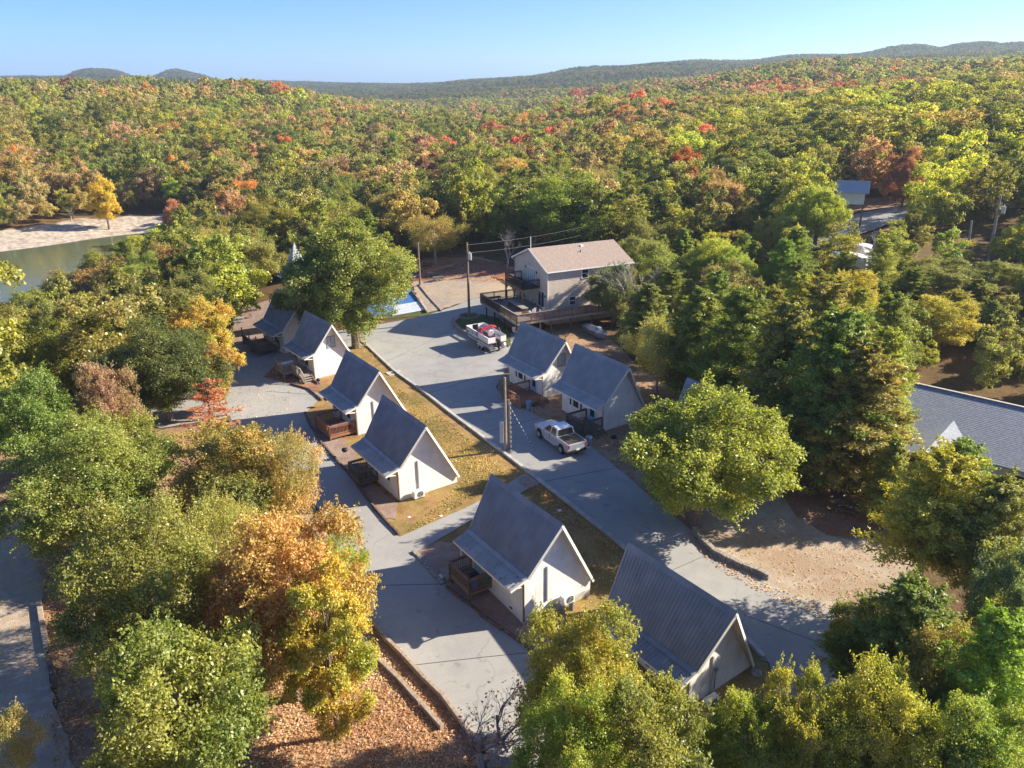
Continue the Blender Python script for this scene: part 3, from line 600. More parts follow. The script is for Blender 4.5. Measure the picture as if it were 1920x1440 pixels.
def deck(cab, x0, x1, y0, y1, z, label, m='deck_wood', sides='LFB', zg=-.8, stairs=None, h=.95, capm=None, floor=None):
    X, Y, Z, yaw = cab; c, s = math.cos(rad(yaw)), math.sin(rad(yaw))
    o = thing('wooden_deck', (X, Y, Z), label, 'deck', rad(yaw), 'porch decks of the chalets')
    n = int((y1 - y0) / .145)
    fb = MB()
    for i in range(n): fb.box(x0, x1, y0 + i * .145, y0 + i * .145 + .135, z - .035, z)
    fb.build('floor_boards', floor or m, o, kind='stuff')
    MB().box(x0, x0 + .05, y0, y1, z - .25, z - .04).box(x0, x1, y0 - .05, y0, z - .25, z - .04).box(x0, x1, y1, y1 + .05, z - .25, z - .04).build('joist_frame', m, o)
    for x in (x0 + .06, ): 
        for y in (y0 + .06, y1 - .06): MB().box(x - .06, x + .06, y - .06, y + .06, zg - .5, z - .2).build('post', m, o)
    if 'L' in sides: railing(o, (x0, y0), (x0, y1), z, h, m, capm=capm)
    if 'F' in sides: railing(o, (x0, y0), (x1, y0), z, h, m, capm=capm)
    if 'B' in sides: railing(o, (x0, y1), (x1, y1), z, h, m, capm=capm)
    if stairs:
        sx0, sx1, sy, dirn, nst = stairs     # stairs run along y from sy in direction dirn
        for i in range(nst):
            zz = z - .17 * (i + 1); y = sy + dirn * .28 * (i + .5)
            MB().box(sx0, sx1, y - .15, y + .15, zz - .05, zz).build('step', m, o)
        e = sy + dirn * .28 * nst
        for x in (sx0 - .04, sx1 + .04): MB().beam((x, sy, z - .12), (x, e, z - .17 * nst - .15), .05, .24).build('stringer', m, o)
        MB().beam((sx0, sy, z + .9), (sx0, e, z + .9 - .17 * nst), .1, .05).build('hand_rail', capm or m, o)
        MB().box(sx0 - .05, sx0 + .05, e - .05, e + .05, z - .17 * nst - .3, z + .85 - .17 * nst).build('post', m, o)
        b_ = MB()
        for i in range(1, nst * 2): 
            t = i / (nst * 2); y = sy + (e - sy) * t; zz = z - .17 * nst * t; b_.box(sx0 - .015, sx0 + .015, y - .015, y + .015, zz - .05, zz + .88)
        b_.build('balusters', m, o, kind='stuff')
    return o
C1 = (-22.35, 83.26, -.53, 37.5); C2 = (-14.48, 66.73, .01, 34.2); C3 = (-8.91, 53.84, .28, 33.6); C4 = (.54, 39.01, .59, 34.1)
C5 = (9.33, 33.18, -1.30, 35.3); C6 = (3.10, 73.84, .38, 32.5); C7 = (8.27, 65.60, .55, 32.6)
chalet(*C1, 5.64, 'cream a-frame chalet with a curtained gable window, standing beside the maple trunk', 'metal_roof', ('gable_window',))
chalet(*C2, 6.02, 'cream a-frame chalet with brown baluster deck, second from the maple in the left row', 'metal_roof_light', ('duct', ))
chalet(*C3, 6.24, 'bright cream a-frame chalet just above the concrete footpath, small grey deck at its left', 'metal_roof_light', ('duct', 'spout'))
chalet(*C4, 6.21, 'cream a-frame chalet just below the footpath with a dark brown corner deck', 'metal_roof_light', ('duct', 'spout'))
chalet(*C5, 6.73, 'nearest a-frame chalet with ribbed blue roof, half behind the yellow green oak', 'metal_roof', ('duct', 'pipe'))
chalet(*C6, 6.64, 'a-frame chalet beside the boat with a small gable window and blue door', 'metal_roof_light', ('front_door', 'gable_window'))
chalet(*C7, 6.65, 'a-frame chalet beside the white pickup truck with a blue door', 'metal_roof_light', ('front_door',))
q8 = G(1300, 880); C8 = (17.2, 56.6, .35, 32.6)
chalet(*C8, 6.4, 'a-frame chalet almost hidden inside the large yellow green sweetgum', 'metal_roof_light', ('front_door',))
ac_unit(*C3, 1.45, 'white outdoor unit below the grey duct of the chalet above the footpath')
ac_unit(*C5, 1.35, 'white outdoor unit at the front gable of the nearest chalet')
ac_unit(*C4, 3.0, 'white outdoor unit at the gable of the chalet below the footpath, behind foliage')
deck(C1, -2.75, -.05, 2.2, 4.7, .55, 'grey brown deck with stairs at the first chalet below the maple', 'deck_wood_grey', 'LFB', stairs=(-1.6, -.4, .3, -1, 4), zg=-.6)
deck(C1, -1.75, -.05, .3, 2.15, .55, 'narrow grey porch leading to the stairs of the first chalet', 'deck_wood_grey', 'L', zg=-.6)
deck(C2, -2.62, -.05, .3, 3.75, .35, 'reddish brown deck with tall balusters at the second chalet', 'deck_wood_red', 'LFB', zg=-.8)
deck(C3, -1.62, -.05, 3.9, 6.0, .3, 'small dark grey weathered deck at the third chalet', 'deck_wood_old', 'LFB', zg=-.5)
deck(C4, -1.64, -.05, 3.55, 6.0, .3, 'dark brown deck holding plastic bins at the fourth chalet', 'deck_wood', 'LFB', zg=-.8)
deck(C4, -1.7, -.05, 6.2, 7.4, -.1, 'low grey plank landing behind the corner deck of the fourth chalet', 'deck_wood_grey', '', zg=-.8)
deck(C6, -3.3, -.05, -.9, 2.3, .4, 'reddish slanting deck with stairs in front of the chalet beside the boat', 'deck_wood_red', 'LB', stairs=(-1.3, -.1, -.9, -1, 4), zg=-.4)
deck(C7, -2.25, -.05, .0, 2.4, .45, 'grey weathered deck behind the white pickup truck', 'deck_wood_old', 'LFB', stairs=(-1.3, -.1, 0, -1, 4), zg=-.4, capm='rail_brown')
def local(cab, x, y, z=None):
    X, Y, Z, yaw = cab; c, s = math.cos(rad(yaw)), math.sin(rad(yaw)); a, b = X + c * x - s * y, Y + s * x + c * y
    return Vector((a, b, (Z + z) if z is not None else z1(a, b) + .06))

# ------------------------------------------------------------------ tall chalet behind the maple
def tall_chalet():
    A = G(533, 664); rz = rad(37)
    o = chalet(A.x, A.y, A.z - .1, 37, 5.4, 'larger cream chalet mostly hidden by the big maple, beside the shaded yard', 'metal_roof', ()); o.scale = (1.16, 1.16, 1.12)
    dk = thing('wooden_deck', A, 'dark two level timber deck on the shaded side of the large hidden chalet', 'deck', rz)
    for lv, z in enumerate((.6,)):
        MB().box(-2.9, -.1, 1.2, 6.4, z - .12, z).build('floor', 'rail_brown', dk)
        railing(dk, (-2.9, 1.2), (-2.9, 6.4), z, 1.0, 'deck_wood_old'); railing(dk, (-2.9, 1.2), (-.1, 1.2), z, 1.0, 'deck_wood_old')
    for y in (1.25, 3.8, 6.35): MB().box(-2.96, -2.84, y - .06, y + .06, -.8, 2.6).build('post', 'deck_wood', dk)
    # the pointed turret roof that shows above the tree
    T = G(551, 455, z=10.3); t = thing('turret', (T.x, T.y, 0), 'small cream turret with a pointed grey spire behind the maple', 'turret', rz)
    hb = 5.7
    MB().box(-1.6, 1.6, -1.6, 1.6, -1, hb).build('wall', 'cream_wall', t)
    m = MB(); m.add([(-2.1,-2.1,hb),(2.1,-2.1,hb),(2.1,2.1,hb),(-2.1,2.1,hb),(0,0,hb+4.6),(-1.25,-1.25,hb+1.1),(1.25,-1.25,hb+1.1),(1.25,1.25,hb+1.1),(-1.25,1.25,hb+1.1)],
        [(0,1,6,5),(1,2,7,6),(2,3,8,7),(3,0,5,8),(5,6,4),(6,7,4),(7,8,4),(8,5,4),(3,2,1,0)]); m.build('spire', 'metal_roof_light', t)
    MB().box(-2.15, 2.15, -2.15, 2.15, hb - .12, hb).build('fascia_board', 'white_plastic', t)
tall_chalet()

# ------------------------------------------------------------------ two-storey house
HX, HY, HYAW = 4.88, 100.67, .43
def house():
    zd, hw, hr, Wd, Ln = 2.15, 5.23, 2.09, 10.1, 12.6
    o = thing('tan_house', (HX, HY, 0), 'two storey tan sided house with brown shingle roof above the boat', 'house', HYAW)
    m = MB(); pr = [(0, -1), (Wd, -1), (Wd, zd + hw - .1), (Wd / 2, zd + hw + hr - .12), (0, zd + hw - .1)]
    for x0, x1 in ((0, .15), (Ln - .15, Ln)): m.hexa([(x0, y, z) for y, z in pr], [(x1, y, z) for y, z in pr])
    m.box(.15, Ln - .15, .003, .15, -1, zd + hw - .1).box(.15, Ln - .15, Wd - .15, Wd - .003, -1, zd + hw - .1); m.build('wall', 'tan_siding', o)
    sd = MB()
    for i in range(int((zd + hw + .2) / .2)):
        z = -.3 + i * .2; sd.hexa([(.0, -.045, z), (Ln, -.045, z), (Ln, 0, z), (0, 0, z)], [(.0, -.012, z + .2), (Ln, -.012, z + .2), (Ln, 0, z + .2), (0, 0, z + .2)])
    for i in range(int((zd + hw + hr) / .2)):
        z = -.3 + i * .2; k = max(0, (z + .2 - (zd + hw - .1)) / hr * Wd / 2) + .02
        if k < Wd / 2 - .1: sd.hexa([(-.045, k, z), (0, k, z), (0, Wd - k, z), (-.045, Wd - k, z)], [(-.012, k, z + .2), (0, k, z + .2), (0, Wd - k, z + .2), (-.012, Wd - k, z + .2)])
    sd.build('lap_siding', 'tan_siding', o, kind='stuff')
    for s_ in (0, 1):
        ye = -.45 if not s_ else Wd + .45; ze = zd + hw - .07
        a0, a1 = Vector((-.4, Wd / 2, zd + hw + hr)), Vector((Ln + .4, Wd / 2, zd + hw + hr)); b0, b1 = Vector((-.4, ye, ze)), Vector((Ln + .4, ye, ze)); n = Vector((0, 0, -.14))
        rf = MB(); rf.hexa([a0 + n, a1 + n, b1 + n, b0 + n], [a0, a1, b1, b0]); rr = rf.build('roof', 'house_shingle', o)
        sg = MB(); K = 22
        for i in range(K):
            p0, p1 = b0.lerp(a0, i / K), b1.lerp(a1, i / K); r0, r1 = b0.lerp(a0, (i + 1) / K), b1.lerp(a1, (i + 1) / K); u, u2 = Vector((0, 0, .035)), Vector((0, 0, .008))
            sg.hexa([p0, p1, r1, r0], [p0 + u, p1 + u, r1 + u2, r0 + u2])
        sg.build('shingle_courses', 'house_shingle', rr, kind='stuff')
        MB().beam(a0 + Vector((-.02, 0, -.08)), b0 + Vector((-.02, 0, -.08)), .04, .22).build('rake_board', 'white_trim', o)
        MB().beam(b0 + Vector((0, -.05 if not s_ else .05, -.08)), b1 + Vector((0, -.05 if not s_ else .05, -.08)), .1, .13).build('gutter', 'white_trim', o)
    MB().tube([(-.3, -.4, zd + hw - .15), (-.08, -.08, zd + hw - .5), (-.08, -.08, zd)], .05).build('downspout', 'white_trim', o)
    MB().tube([(-.3, Wd + .35, zd + hw - .15), (-.08, Wd - .1, zd + hw - .6), (-.08, Wd - .1, zd)], .05).build('downspout', 'white_trim', o)
    MB().tube([(.1, Wd / 2 + .3, zd + hw + hr - .2), (.1, Wd / 2 + .3, zd + hw + hr + 1.5)], .05).build('vent_pipe', 'white_trim', o)
    MB().tube([(6.5, 3.0, zd + hw + 1.2), (6.5, 3.0, zd + hw + 1.6)], .07).build('vent_pipe', 'black', o)
    MB().box(7.2, 7.6, 4.1, 4.5, zd + hw + 1.7, zd + hw + 1.95).build('roof_vent', 'white_trim', o)
    def win(face, a0, a1, z0, z1_, split=1, pane='window_glass', name='window'):
        f = MB(); t = .1
        def bx(u0, u1, w0, w1, dpt):
            if face == 'S': f.box(u0, u1, -dpt, -.0, w0, w1)
            else: f.box(-dpt, 0, u0, u1, w0, w1)
        bx(a0 - t, a1 + t, z0 - t, z0, .09); bx(a0 - t, a1 + t, z1_, z1_ + t, .09); bx(a0 - t, a0, z0, z1_, .09); bx(a1, a1 + t, z0, z1_, .09)
        for i in range(1, split): q_ = a0 + (a1 - a0) * i / split; bx(q_ - .04, q_ + .04, z0, z1_, .085)
        if name == 'window' and split == 1: bx(a0, a1, (z0 + z1_) / 2 - .03, (z0 + z1_) / 2 + .03, .085)
        wn = f.build(name, 'white_trim', o); g = MB()
        if face == 'S': g.box(a0, a1, -.06, -.005, z0, z1_)
        else: g.box(-.06, -.005, a0, a1, z0, z1_)
        g.build('pane', pane, wn)
    win('S', 5.1, 6.0, zd + 3.75, zd + 4.95); win('S', 3.25, 4.1, zd + .3, zd + 1.3); win('S', 9.6, 10.5, zd + .3, zd + 1.3); win('S', 9.8, 10.7, zd + 3.75, zd + 4.95)
    win('W', 3.6, 6.0, zd + 2.75, zd + 4.65, 4, 'curtain_glass', 'glazed_door'); win('W', 1.0, 2.7, zd + .05, zd + 2.1, 2, 'window_glass', 'glazed_door')
    win('W', 6.6, 7.5, zd + .05, zd + 2.0, 1, 'window_glass', 'glazed_door')
    for y, z in ((.7, 1.5), (6.5, 4.4), (3.2, 4.2)): MB().box(-.16, -.04, y - .07, y + .07, zd + z, zd + z + .28).build('wall_lamp', 'black', o)
    # the wrap-around deck
    dk = thing('house_deck', (HX, HY, 0), 'large raised timber deck wrapping the tan house, dark railings and posts', 'deck', HYAW)
    fb = MB()
    for i in range(54): fb.box(-6.3 + i * .112, -6.3 + i * .112 + .106, -3.75, 8.1, zd - .06, zd - .02)
    for i in range(33): fb.box(-.2, 11.5, -3.75 + i * .112, -3.75 + i * .112 + .106, zd - .06, zd - .02)
    fb.build('floor_boards', 'deck_wood_grey', dk, kind='stuff')
    MB().box(-6.35, -6.28, -3.8, 8.15, zd - .32, zd - .06).box(-6.28, 11.5, -3.86, -3.79, zd - .32, zd - .06).build('joist_frame', 'deck_wood_grey', dk)
    railing(dk, (-6.3, -3.8), (-6.3, 8.1), zd, 1.07, 'rail_dark', .13, capm='deck_wood_grey'); railing(dk, (-6.3, -3.8), (11.5, -3.8), zd, 1.07, 'rail_brown', .13, capm='deck_wood_grey')
    railing(dk, (-6.3, 8.1), (-.2, 8.1), zd, 1.07, 'rail_dark', .13)
    for x, y in [(-6.2, 6.3), (-6.2, 3.5), (-6.2, .3), (-6.2, -3.7), (-3, -3.7), (-1.4, -3.7), (1.5, -3.7), (4.6, -3.7), (7.8, -3.7), (10.8, -3.7), (-3, 2), (-3, 6)]:
        MB().box(x - .08, x + .08, y - .08, y + .08, -1, zd - .06).build('post', 'rail_brown' if y < -3 else 'rail_dark', dk)
    ls = MB()
    for i in range(60): ls.box(-1 + i * .2, -1 + i * .2 + .03, -3.6, -3.57, 0, zd - .3)
    # balcony on log posts
    bz = zd + 2.6
    bl = thing('balcony', (HX, HY, 0), 'upper balcony on rustic log posts at the gable of the tan house', 'balcony', HYAW)
    MB().box(-2.5, -.05, 2.4, 8.0, bz - .2, bz).build('floor', 'rail_dark', bl)
    railing(bl, (-2.5, 2.4), (-2.5, 8.0), bz, 1.0, 'rail_dark', .14); railing(bl, (-2.5, 2.4), (-.05, 2.4), bz, 1.0, 'rail_dark', .14); railing(bl, (-2.5, 8.0), (-.05, 8.0), bz, 1.0, 'rail_dark', .14)
    MB().tube([(-2.5, 2.3, bz - .35), (-2.5, 8.1, bz - .35)], .15, 8).build('log_beam', 'log_timber', bl)
    for y in (2.5, 5.2, 7.9):
        MB().tube([(-2.5, y, zd), (-2.5, y, bz - .3)], .14, 8).build('log_post', 'log_timber', bl)
    for y, sg_ in ((2.5, 1), (5.2, -1), (5.2, 1), (7.9, -1)): MB().tube([(-2.5, y, bz - 1.2), (-2.5, y + sg_ * .9, bz - .35)], .09, 6).build('brace', 'log_timber', bl)
    def hl(x, y, z): return Matrix.Rotation(HYAW, 4, 'Z') @ Vector((x, y, z)) + Vector((HX, HY, 0))
    def chair(x, y, z, r_, m_, label, group):
        c = thing('garden_chair', hl(x, y, z), label, 'chair', HYAW + r_, group)
        MB().hexa([(-.28,-.25,.36),(.28,-.25,.36),(.28,.3,.28),(-.28,.3,.28)], [(-.28,-.25,.4),(.28,-.25,.4),(.28,.3,.32),(-.28,.3,.32)]).build('seat', m_, c)
        MB().hexa([(-.28,.26,.3),(.28,.26,.3),(.28,.32,.3),(-.28,.32,.3)], [(-.24,.5,1.05),(.24,.5,1.05),(.24,.55,1.05),(-.24,.55,1.05)]).build('backrest', m_, c)
        for sx in (-.33, .33):
            MB().box(sx - .06, sx + .06, -.3, .35, .56, .6).build('armrest', m_, c)
            for yy in (-.25, .25): MB().box(sx - .03, sx + .03, yy - .04, yy + .04, 0, .56).build('leg', m_, c)
    chair(-1.4, 6.3, bz, rad(60), 'blue_chair', 'blue garden chair on the far end of the balcony', 'blue chairs on the balcony')
    chair(-1.3, 3.2, bz, rad(100), 'blue_chair', 'blue garden chair at the near corner of the balcony', 'blue chairs on the balcony')
    t = thing('side_table', hl(-1.3, 4.4, bz), 'small dark round table between the blue balcony chairs', 'table'); MB().tube([(0,0,.62),(0,0,.66)], .35, 14).build('tabletop', 'blue_chair', t); MB().tube([(0,0,0),(0,0,.62)], .05).build('leg', 'black', t)
    chair(-2.9, -1.2, zd, rad(200), 'boat_seat', 'cream chair on the house deck, left of its pair', 'cream chairs on the house deck')
    chair(-1.6, -1.6, zd, rad(170), 'boat_seat', 'cream chair on the house deck, nearer the sliding door', 'cream chairs on the house deck')
    # long covered table, picnic table on deck, planter
    lt = thing('long_table', hl(-3.7, 1.6, zd), 'long pale serving table on the house deck', 'table', HYAW)
    MB().box(-.45, .45, -2.4, 2.4, .78, .86).build('tabletop', 'pale_top' if 'pale_top' in MATS else 'deck_wood_grey', lt, bevel=.02)
    for y in (-2.2, 0, 2.2): MB().box(-.4, .4, y - .05, y + .05, 0, .78).build('trestle', 'rail_brown', lt)
    pl = thing('potted_plant', hl(-1.5, .9, zd), 'leafy potted plant beside the sliding door on the deck', 'plant')
    MB().tube([(0,0,0),(0,0,.45)], [.2,.28], 12).build('pot', 'downspout_brown', pl)
    rnd = random.Random(4); lf = MB()
    for i in range(80):
        a = rnd.uniform(0, 6.28); r_ = rnd.uniform(.05, .45); z = rnd.uniform(.5, 1.3); p = Vector((r_ * math.cos(a), r_ * math.sin(a), z))
        lf.add([p, p + Vector((.12 * math.cos(a + .5), .12 * math.sin(a + .5), .05)), p + Vector((.2 * math.cos(a), .2 * math.sin(a), .1)), p + Vector((.12 * math.cos(a - .5), .12 * math.sin(a - .5), .05))], [(0,1,2,3)])
    lf.build('foliage', 'green_grass', pl)
    return hl
HL = house()
mat('pale_top', (.55, .55, .53), rough=.6)

# ------------------------------------------------------------------ grey roofed building at right
def right_building():
    a, b = G(1683, 712, z=5.2), G(1920, 765, z=5.2); d_ = (b - a).to_2d().normalized(); yaw = math.atan2(d_.y, d_.x)
    o = thing('grey_roofed_building', (a.x, a.y, 0), 'long low building with a grey shingle roof at the right edge, behind cedars', 'building', yaw)
    Ln, W_, zr, ze = 26., 7.0, 5.2, 2.7
    x0 = -4.0
    m = MB(); m.box(x0 + .4, Ln, -W_ + .5, W_ - .5, -1, ze - .1); m.hexa([(x0 + .4, -W_ + .5, ze - .1), (x0 + .4, W_ - .5, ze - .1), (x0 + .4, 0, zr - .2)], [(Ln, -W_ + .5, ze - .1), (Ln, W_ - .5, ze - .1), (Ln, 0, zr - .2)])
    m.build('wall', 'tan_siding', o)
    for s_ in (-1, 1):
        a0, a1 = Vector((x0, 0, zr)), Vector((Ln + .4, 0, zr)); b0, b1 = Vector((x0, s_ * W_, ze)), Vector((Ln + .4, s_ * W_, ze)); n = Vector((0, 0, -.14))
        rf = MB(); rf.hexa([a0 + n, a1 + n, b1 + n, b0 + n], [a0, a1, b1, b0]); rr = rf.build('roof', 'grey_shingle', o)
        K = 34; sg = MB()
        for i in range(K):
            p0, p1, r0, r1 = b0.lerp(a0, i / K), b1.lerp(a1, i / K), b0.lerp(a0, (i + 1) / K), b1.lerp(a1, (i + 1) / K); u, u2 = Vector((0, 0, .022)), Vector((0, 0, .008))
            sg.hexa([p0, p1, r1, r0], [p0 + u, p1 + u, r1 + u2, r0 + u2])
        sg.build('shingle_courses', 'grey_shingle', rr, kind='stuff')
        MB().beam(a0, b0, .1, .2).build('rake_board', 'white_trim', o)
    MB().beam((x0, 0, zr + .08), (Ln, 0, zr + .08), .25, .06).build('ridge_cap', 'soffit', o)
    # lower cross gable facing the camera
    g = MB(); X0, X1, yb, yf2, zg = 2.5, 9.0, -3.5, -11.0, 4.0; xm = (X0 + X1) / 2
    for xe in (X0, X1):
        p = [Vector((xm, yb, zg)), Vector((xm, yf2, zg)), Vector((xe, yf2, ze - .25)), Vector((xe, yb, ze - .25))]; g.hexa([v - Vector((0, 0, .12)) for v in p], p)
    g.build('wing_roof', 'grey_shingle', o)
    MB().box(X0 + .4, X1 - .4, yf2 + .4, -W_ + .5, -1, ze - .35).build('wing_wall', 'tan_siding', o)
    MB().beam((xm, yf2 - .02, zg - .05), (X1, yf2 - .02, ze - .3), .05, .2).build('rake_board', 'white_trim', o)
    MB().beam((xm, yf2 - .02, zg - .05), (X0, yf2 - .02, ze - .3), .05, .2).build('rake_board', 'white_trim', o)
    for x in (11, 14.5, 18):
        f = MB().box(x, x + 1.4, -W_ + .42, -W_ + .5, .9, 2.2).build('window', 'white_trim', o); MB().box(x + .1, x + 1.3, -W_ + .4, -W_ + .47, 1.0, 2.1).build('pane', 'window_glass', f)
right_building()
# ------------------------------------------------------------------ pickup truck
def wheel(o, x, y, z, r_=.4, w_=.28, side=1):
    t = MB(); n = 20
    t.loft([[(x + sx * w_ / 2, y + rr * math.cos(a), z + rr * math.sin(a)) for a in np.linspace(0, 2 * math.pi, n, endpoint=False)] for sx, rr in ((-1, r_ * .88), (-.8, r_), (.8, r_), (1, r_ * .88))])
    ty = t.build('wheel', 'tyre', o)
    rm = MB(); xo = x + side * (w_ / 2 + .005); rm.tube([(xo, y, z), (xo + side * .015, y, z)], r_ * .58, 16); rm.build('rim', 'rim', ty)
    sp = MB()
    for k in range(6): a = k * math.pi / 3; sp.beam((xo + side * .02, y, z), (xo + side * .02, y + r_ * .5 * math.cos(a), z + r_ * .5 * math.sin(a)), .05, .05)
    sp.build('spokes', 'galvanised', ty)
def truck():
    F_, R_ = G(1014, 822), G(1054.6, 851.7); d_ = (F_ - R_).to_2d().normalized(); yaw = math.atan2(d_.y, d_.x) - math.pi / 2
    # left wheels given: centre is to the right of them
    right = Vector((d_.y, -d_.x)); c = (F_.to_2d() + R_.to_2d()) / 2 + right * .85
    o = thing('pickup_truck', (c.x, c.y, z1(c.x, c.y) + .09), 'white and silver crew cab pickup with dark bed cover parked beside the chalets', 'pickup truck', yaw)
    def sec(y, hw, zb, zt, rnd=.12, hb=None):
        hb = hb or hw; return [(-hb, y, zb), (hb, y, zb), (hw, y, zb + (zt - zb) * .45), (hw - .02, y, zt - rnd), (hw - rnd, y, zt), (-hw + rnd, y, zt), (-hw + .02, y, zt - rnd), (-hw, y, zb + (zt - zb) * .45)]
    b = MB(); b.loft([sec(2.92, .80, .5, .92), sec(2.8, .93, .45, 1.06), sec(2.3, .98, .42, 1.13), sec(1.35, 1.0, .42, 1.18), sec(1.1, 1.0, .42, 1.17), sec(-.95, 1.0, .42, 1.17), sec(-1.0, 1.0, .42, 1.19), sec(-2.8, .99, .45, 1.19), sec(-2.92, .95, .5, 1.17)])
    b.build('body', 'car_silver', o, smooth=False, bevel=.03)
    MB().loft([sec(2.86, .80, .96, .985, .01), sec(2.35, .93, 1.12, 1.15, .01), sec(1.3, .93, 1.17, 1.235, .02)]).build('bonnet', 'car_white', o, bevel=.02)
    g = MB(); g.loft([[(-.9,1.25,1.16),(.9,1.25,1.16),(.9,-1.0,1.16),(-.9,-1.0,1.16)], [(-.76,.5,1.78),(.76,.5,1.78),(.76,-.86,1.78),(-.76,-.86,1.78)]]); g.build('window_band', 'window_glass', o)
    r_ = MB(); r_.loft([[(-.77,.55,1.76),(.77,.55,1.76),(.77,-.9,1.76),(-.77,-.9,1.76)], [(-.7,.4,1.86),(.7,.4,1.86),(.7,-.8,1.86),(-.7,-.8,1.86)]]); r_.build('cab_roof', 'car_white', o, bevel=.04)
    p = MB()
    for sx in (-1, 1):
        p.beam((sx * .91, 1.27, 1.16), (sx * .77, .5, 1.8), .06); p.beam((sx * .905, .1, 1.16), (sx * .77, .0, 1.8), .07); p.beam((sx * .9, -.97, 1.16), (sx * .77, -.84, 1.8), .15, .07)
    p.build('roof_pillars', 'car_white', o)
    MB().box(-.93, .93, 1.02 - 2.08, 1.0 - 2.0, 1.17, 1.22).build('bed_front', 'car_white', o)
    MB().box(-.87, .87, -2.78, -1.06, 1.19, 1.225).build('bed_cover', 'tonneau', o, bevel=.01)
    for sx in (-1, 1): MB().box(sx * .93 - .05, sx * .93 + .05, -2.88, -1.0, 1.17, 1.235).build('bed_rail', 'car_silver', o, bevel=.015)
    MB().box(-.85, .85, -3.02, -2.88, .42, .62).build('rear_bumper', 'black', o, bevel=.02); MB().box(-.88, .88, 2.84, 3.0, .42, .66).build('front_bumper', 'chrome', o, bevel=.03)
    MB().box(-.17, .17, -3.035, -3.01, .6, .74).build('number_plate', 'plate', o)
    for sx in (-1, 1):
        MB().box(sx * .87 - .1, sx * .87 + .1, -2.945, -2.86, .85, 1.14).build('tail_light', 'tail_red', o, bevel=.02); MB().box(sx * .76 - .12, sx * .76 + .12, 2.84, 2.93, .78, .95).build('headlight', 'plate', o)
        MB().box(sx * 1.04 - .07, sx * 1.04 + .07, -.95, 1.1, .36, .42).build('running_board', 'chrome', o)
        MB().box(sx * 1.08 - .1, sx * 1.08 + .1, .95, 1.07, 1.18, 1.36).build('wing_mirror', 'car_white', o, bevel=.02)
        for y in (1.88, -1.86):
            MB().tube([(sx * 1.0, y, .43), (sx * 1.012, y, .43)], .5, 22).build('wheel_arch', 'black', o); wheel(o, sx * .93, y, .4, side=sx)
        for y0, y1 in ((.1, 1.1), (-.85, .05)):
            d1 = MB(); 
            for q in ((y0, y0 + .012), (y1 - .012, y1)): d1.box(sx * 1.0 - .005, sx * 1.0 + .008, q[0], q[1], .5, 1.15)
            d1.build('door_seam', 'dark_grille', o); MB().box(sx * 1.02 - .015, sx * 1.02 + .015, y0 + .1, y0 + .28, 1.0, 1.03).build('door_handle', 'chrome', o)
    MB().box(-.4, .4, 2.93, 2.99, .7, .92).build('grille', 'dark_grille', o)
truck()
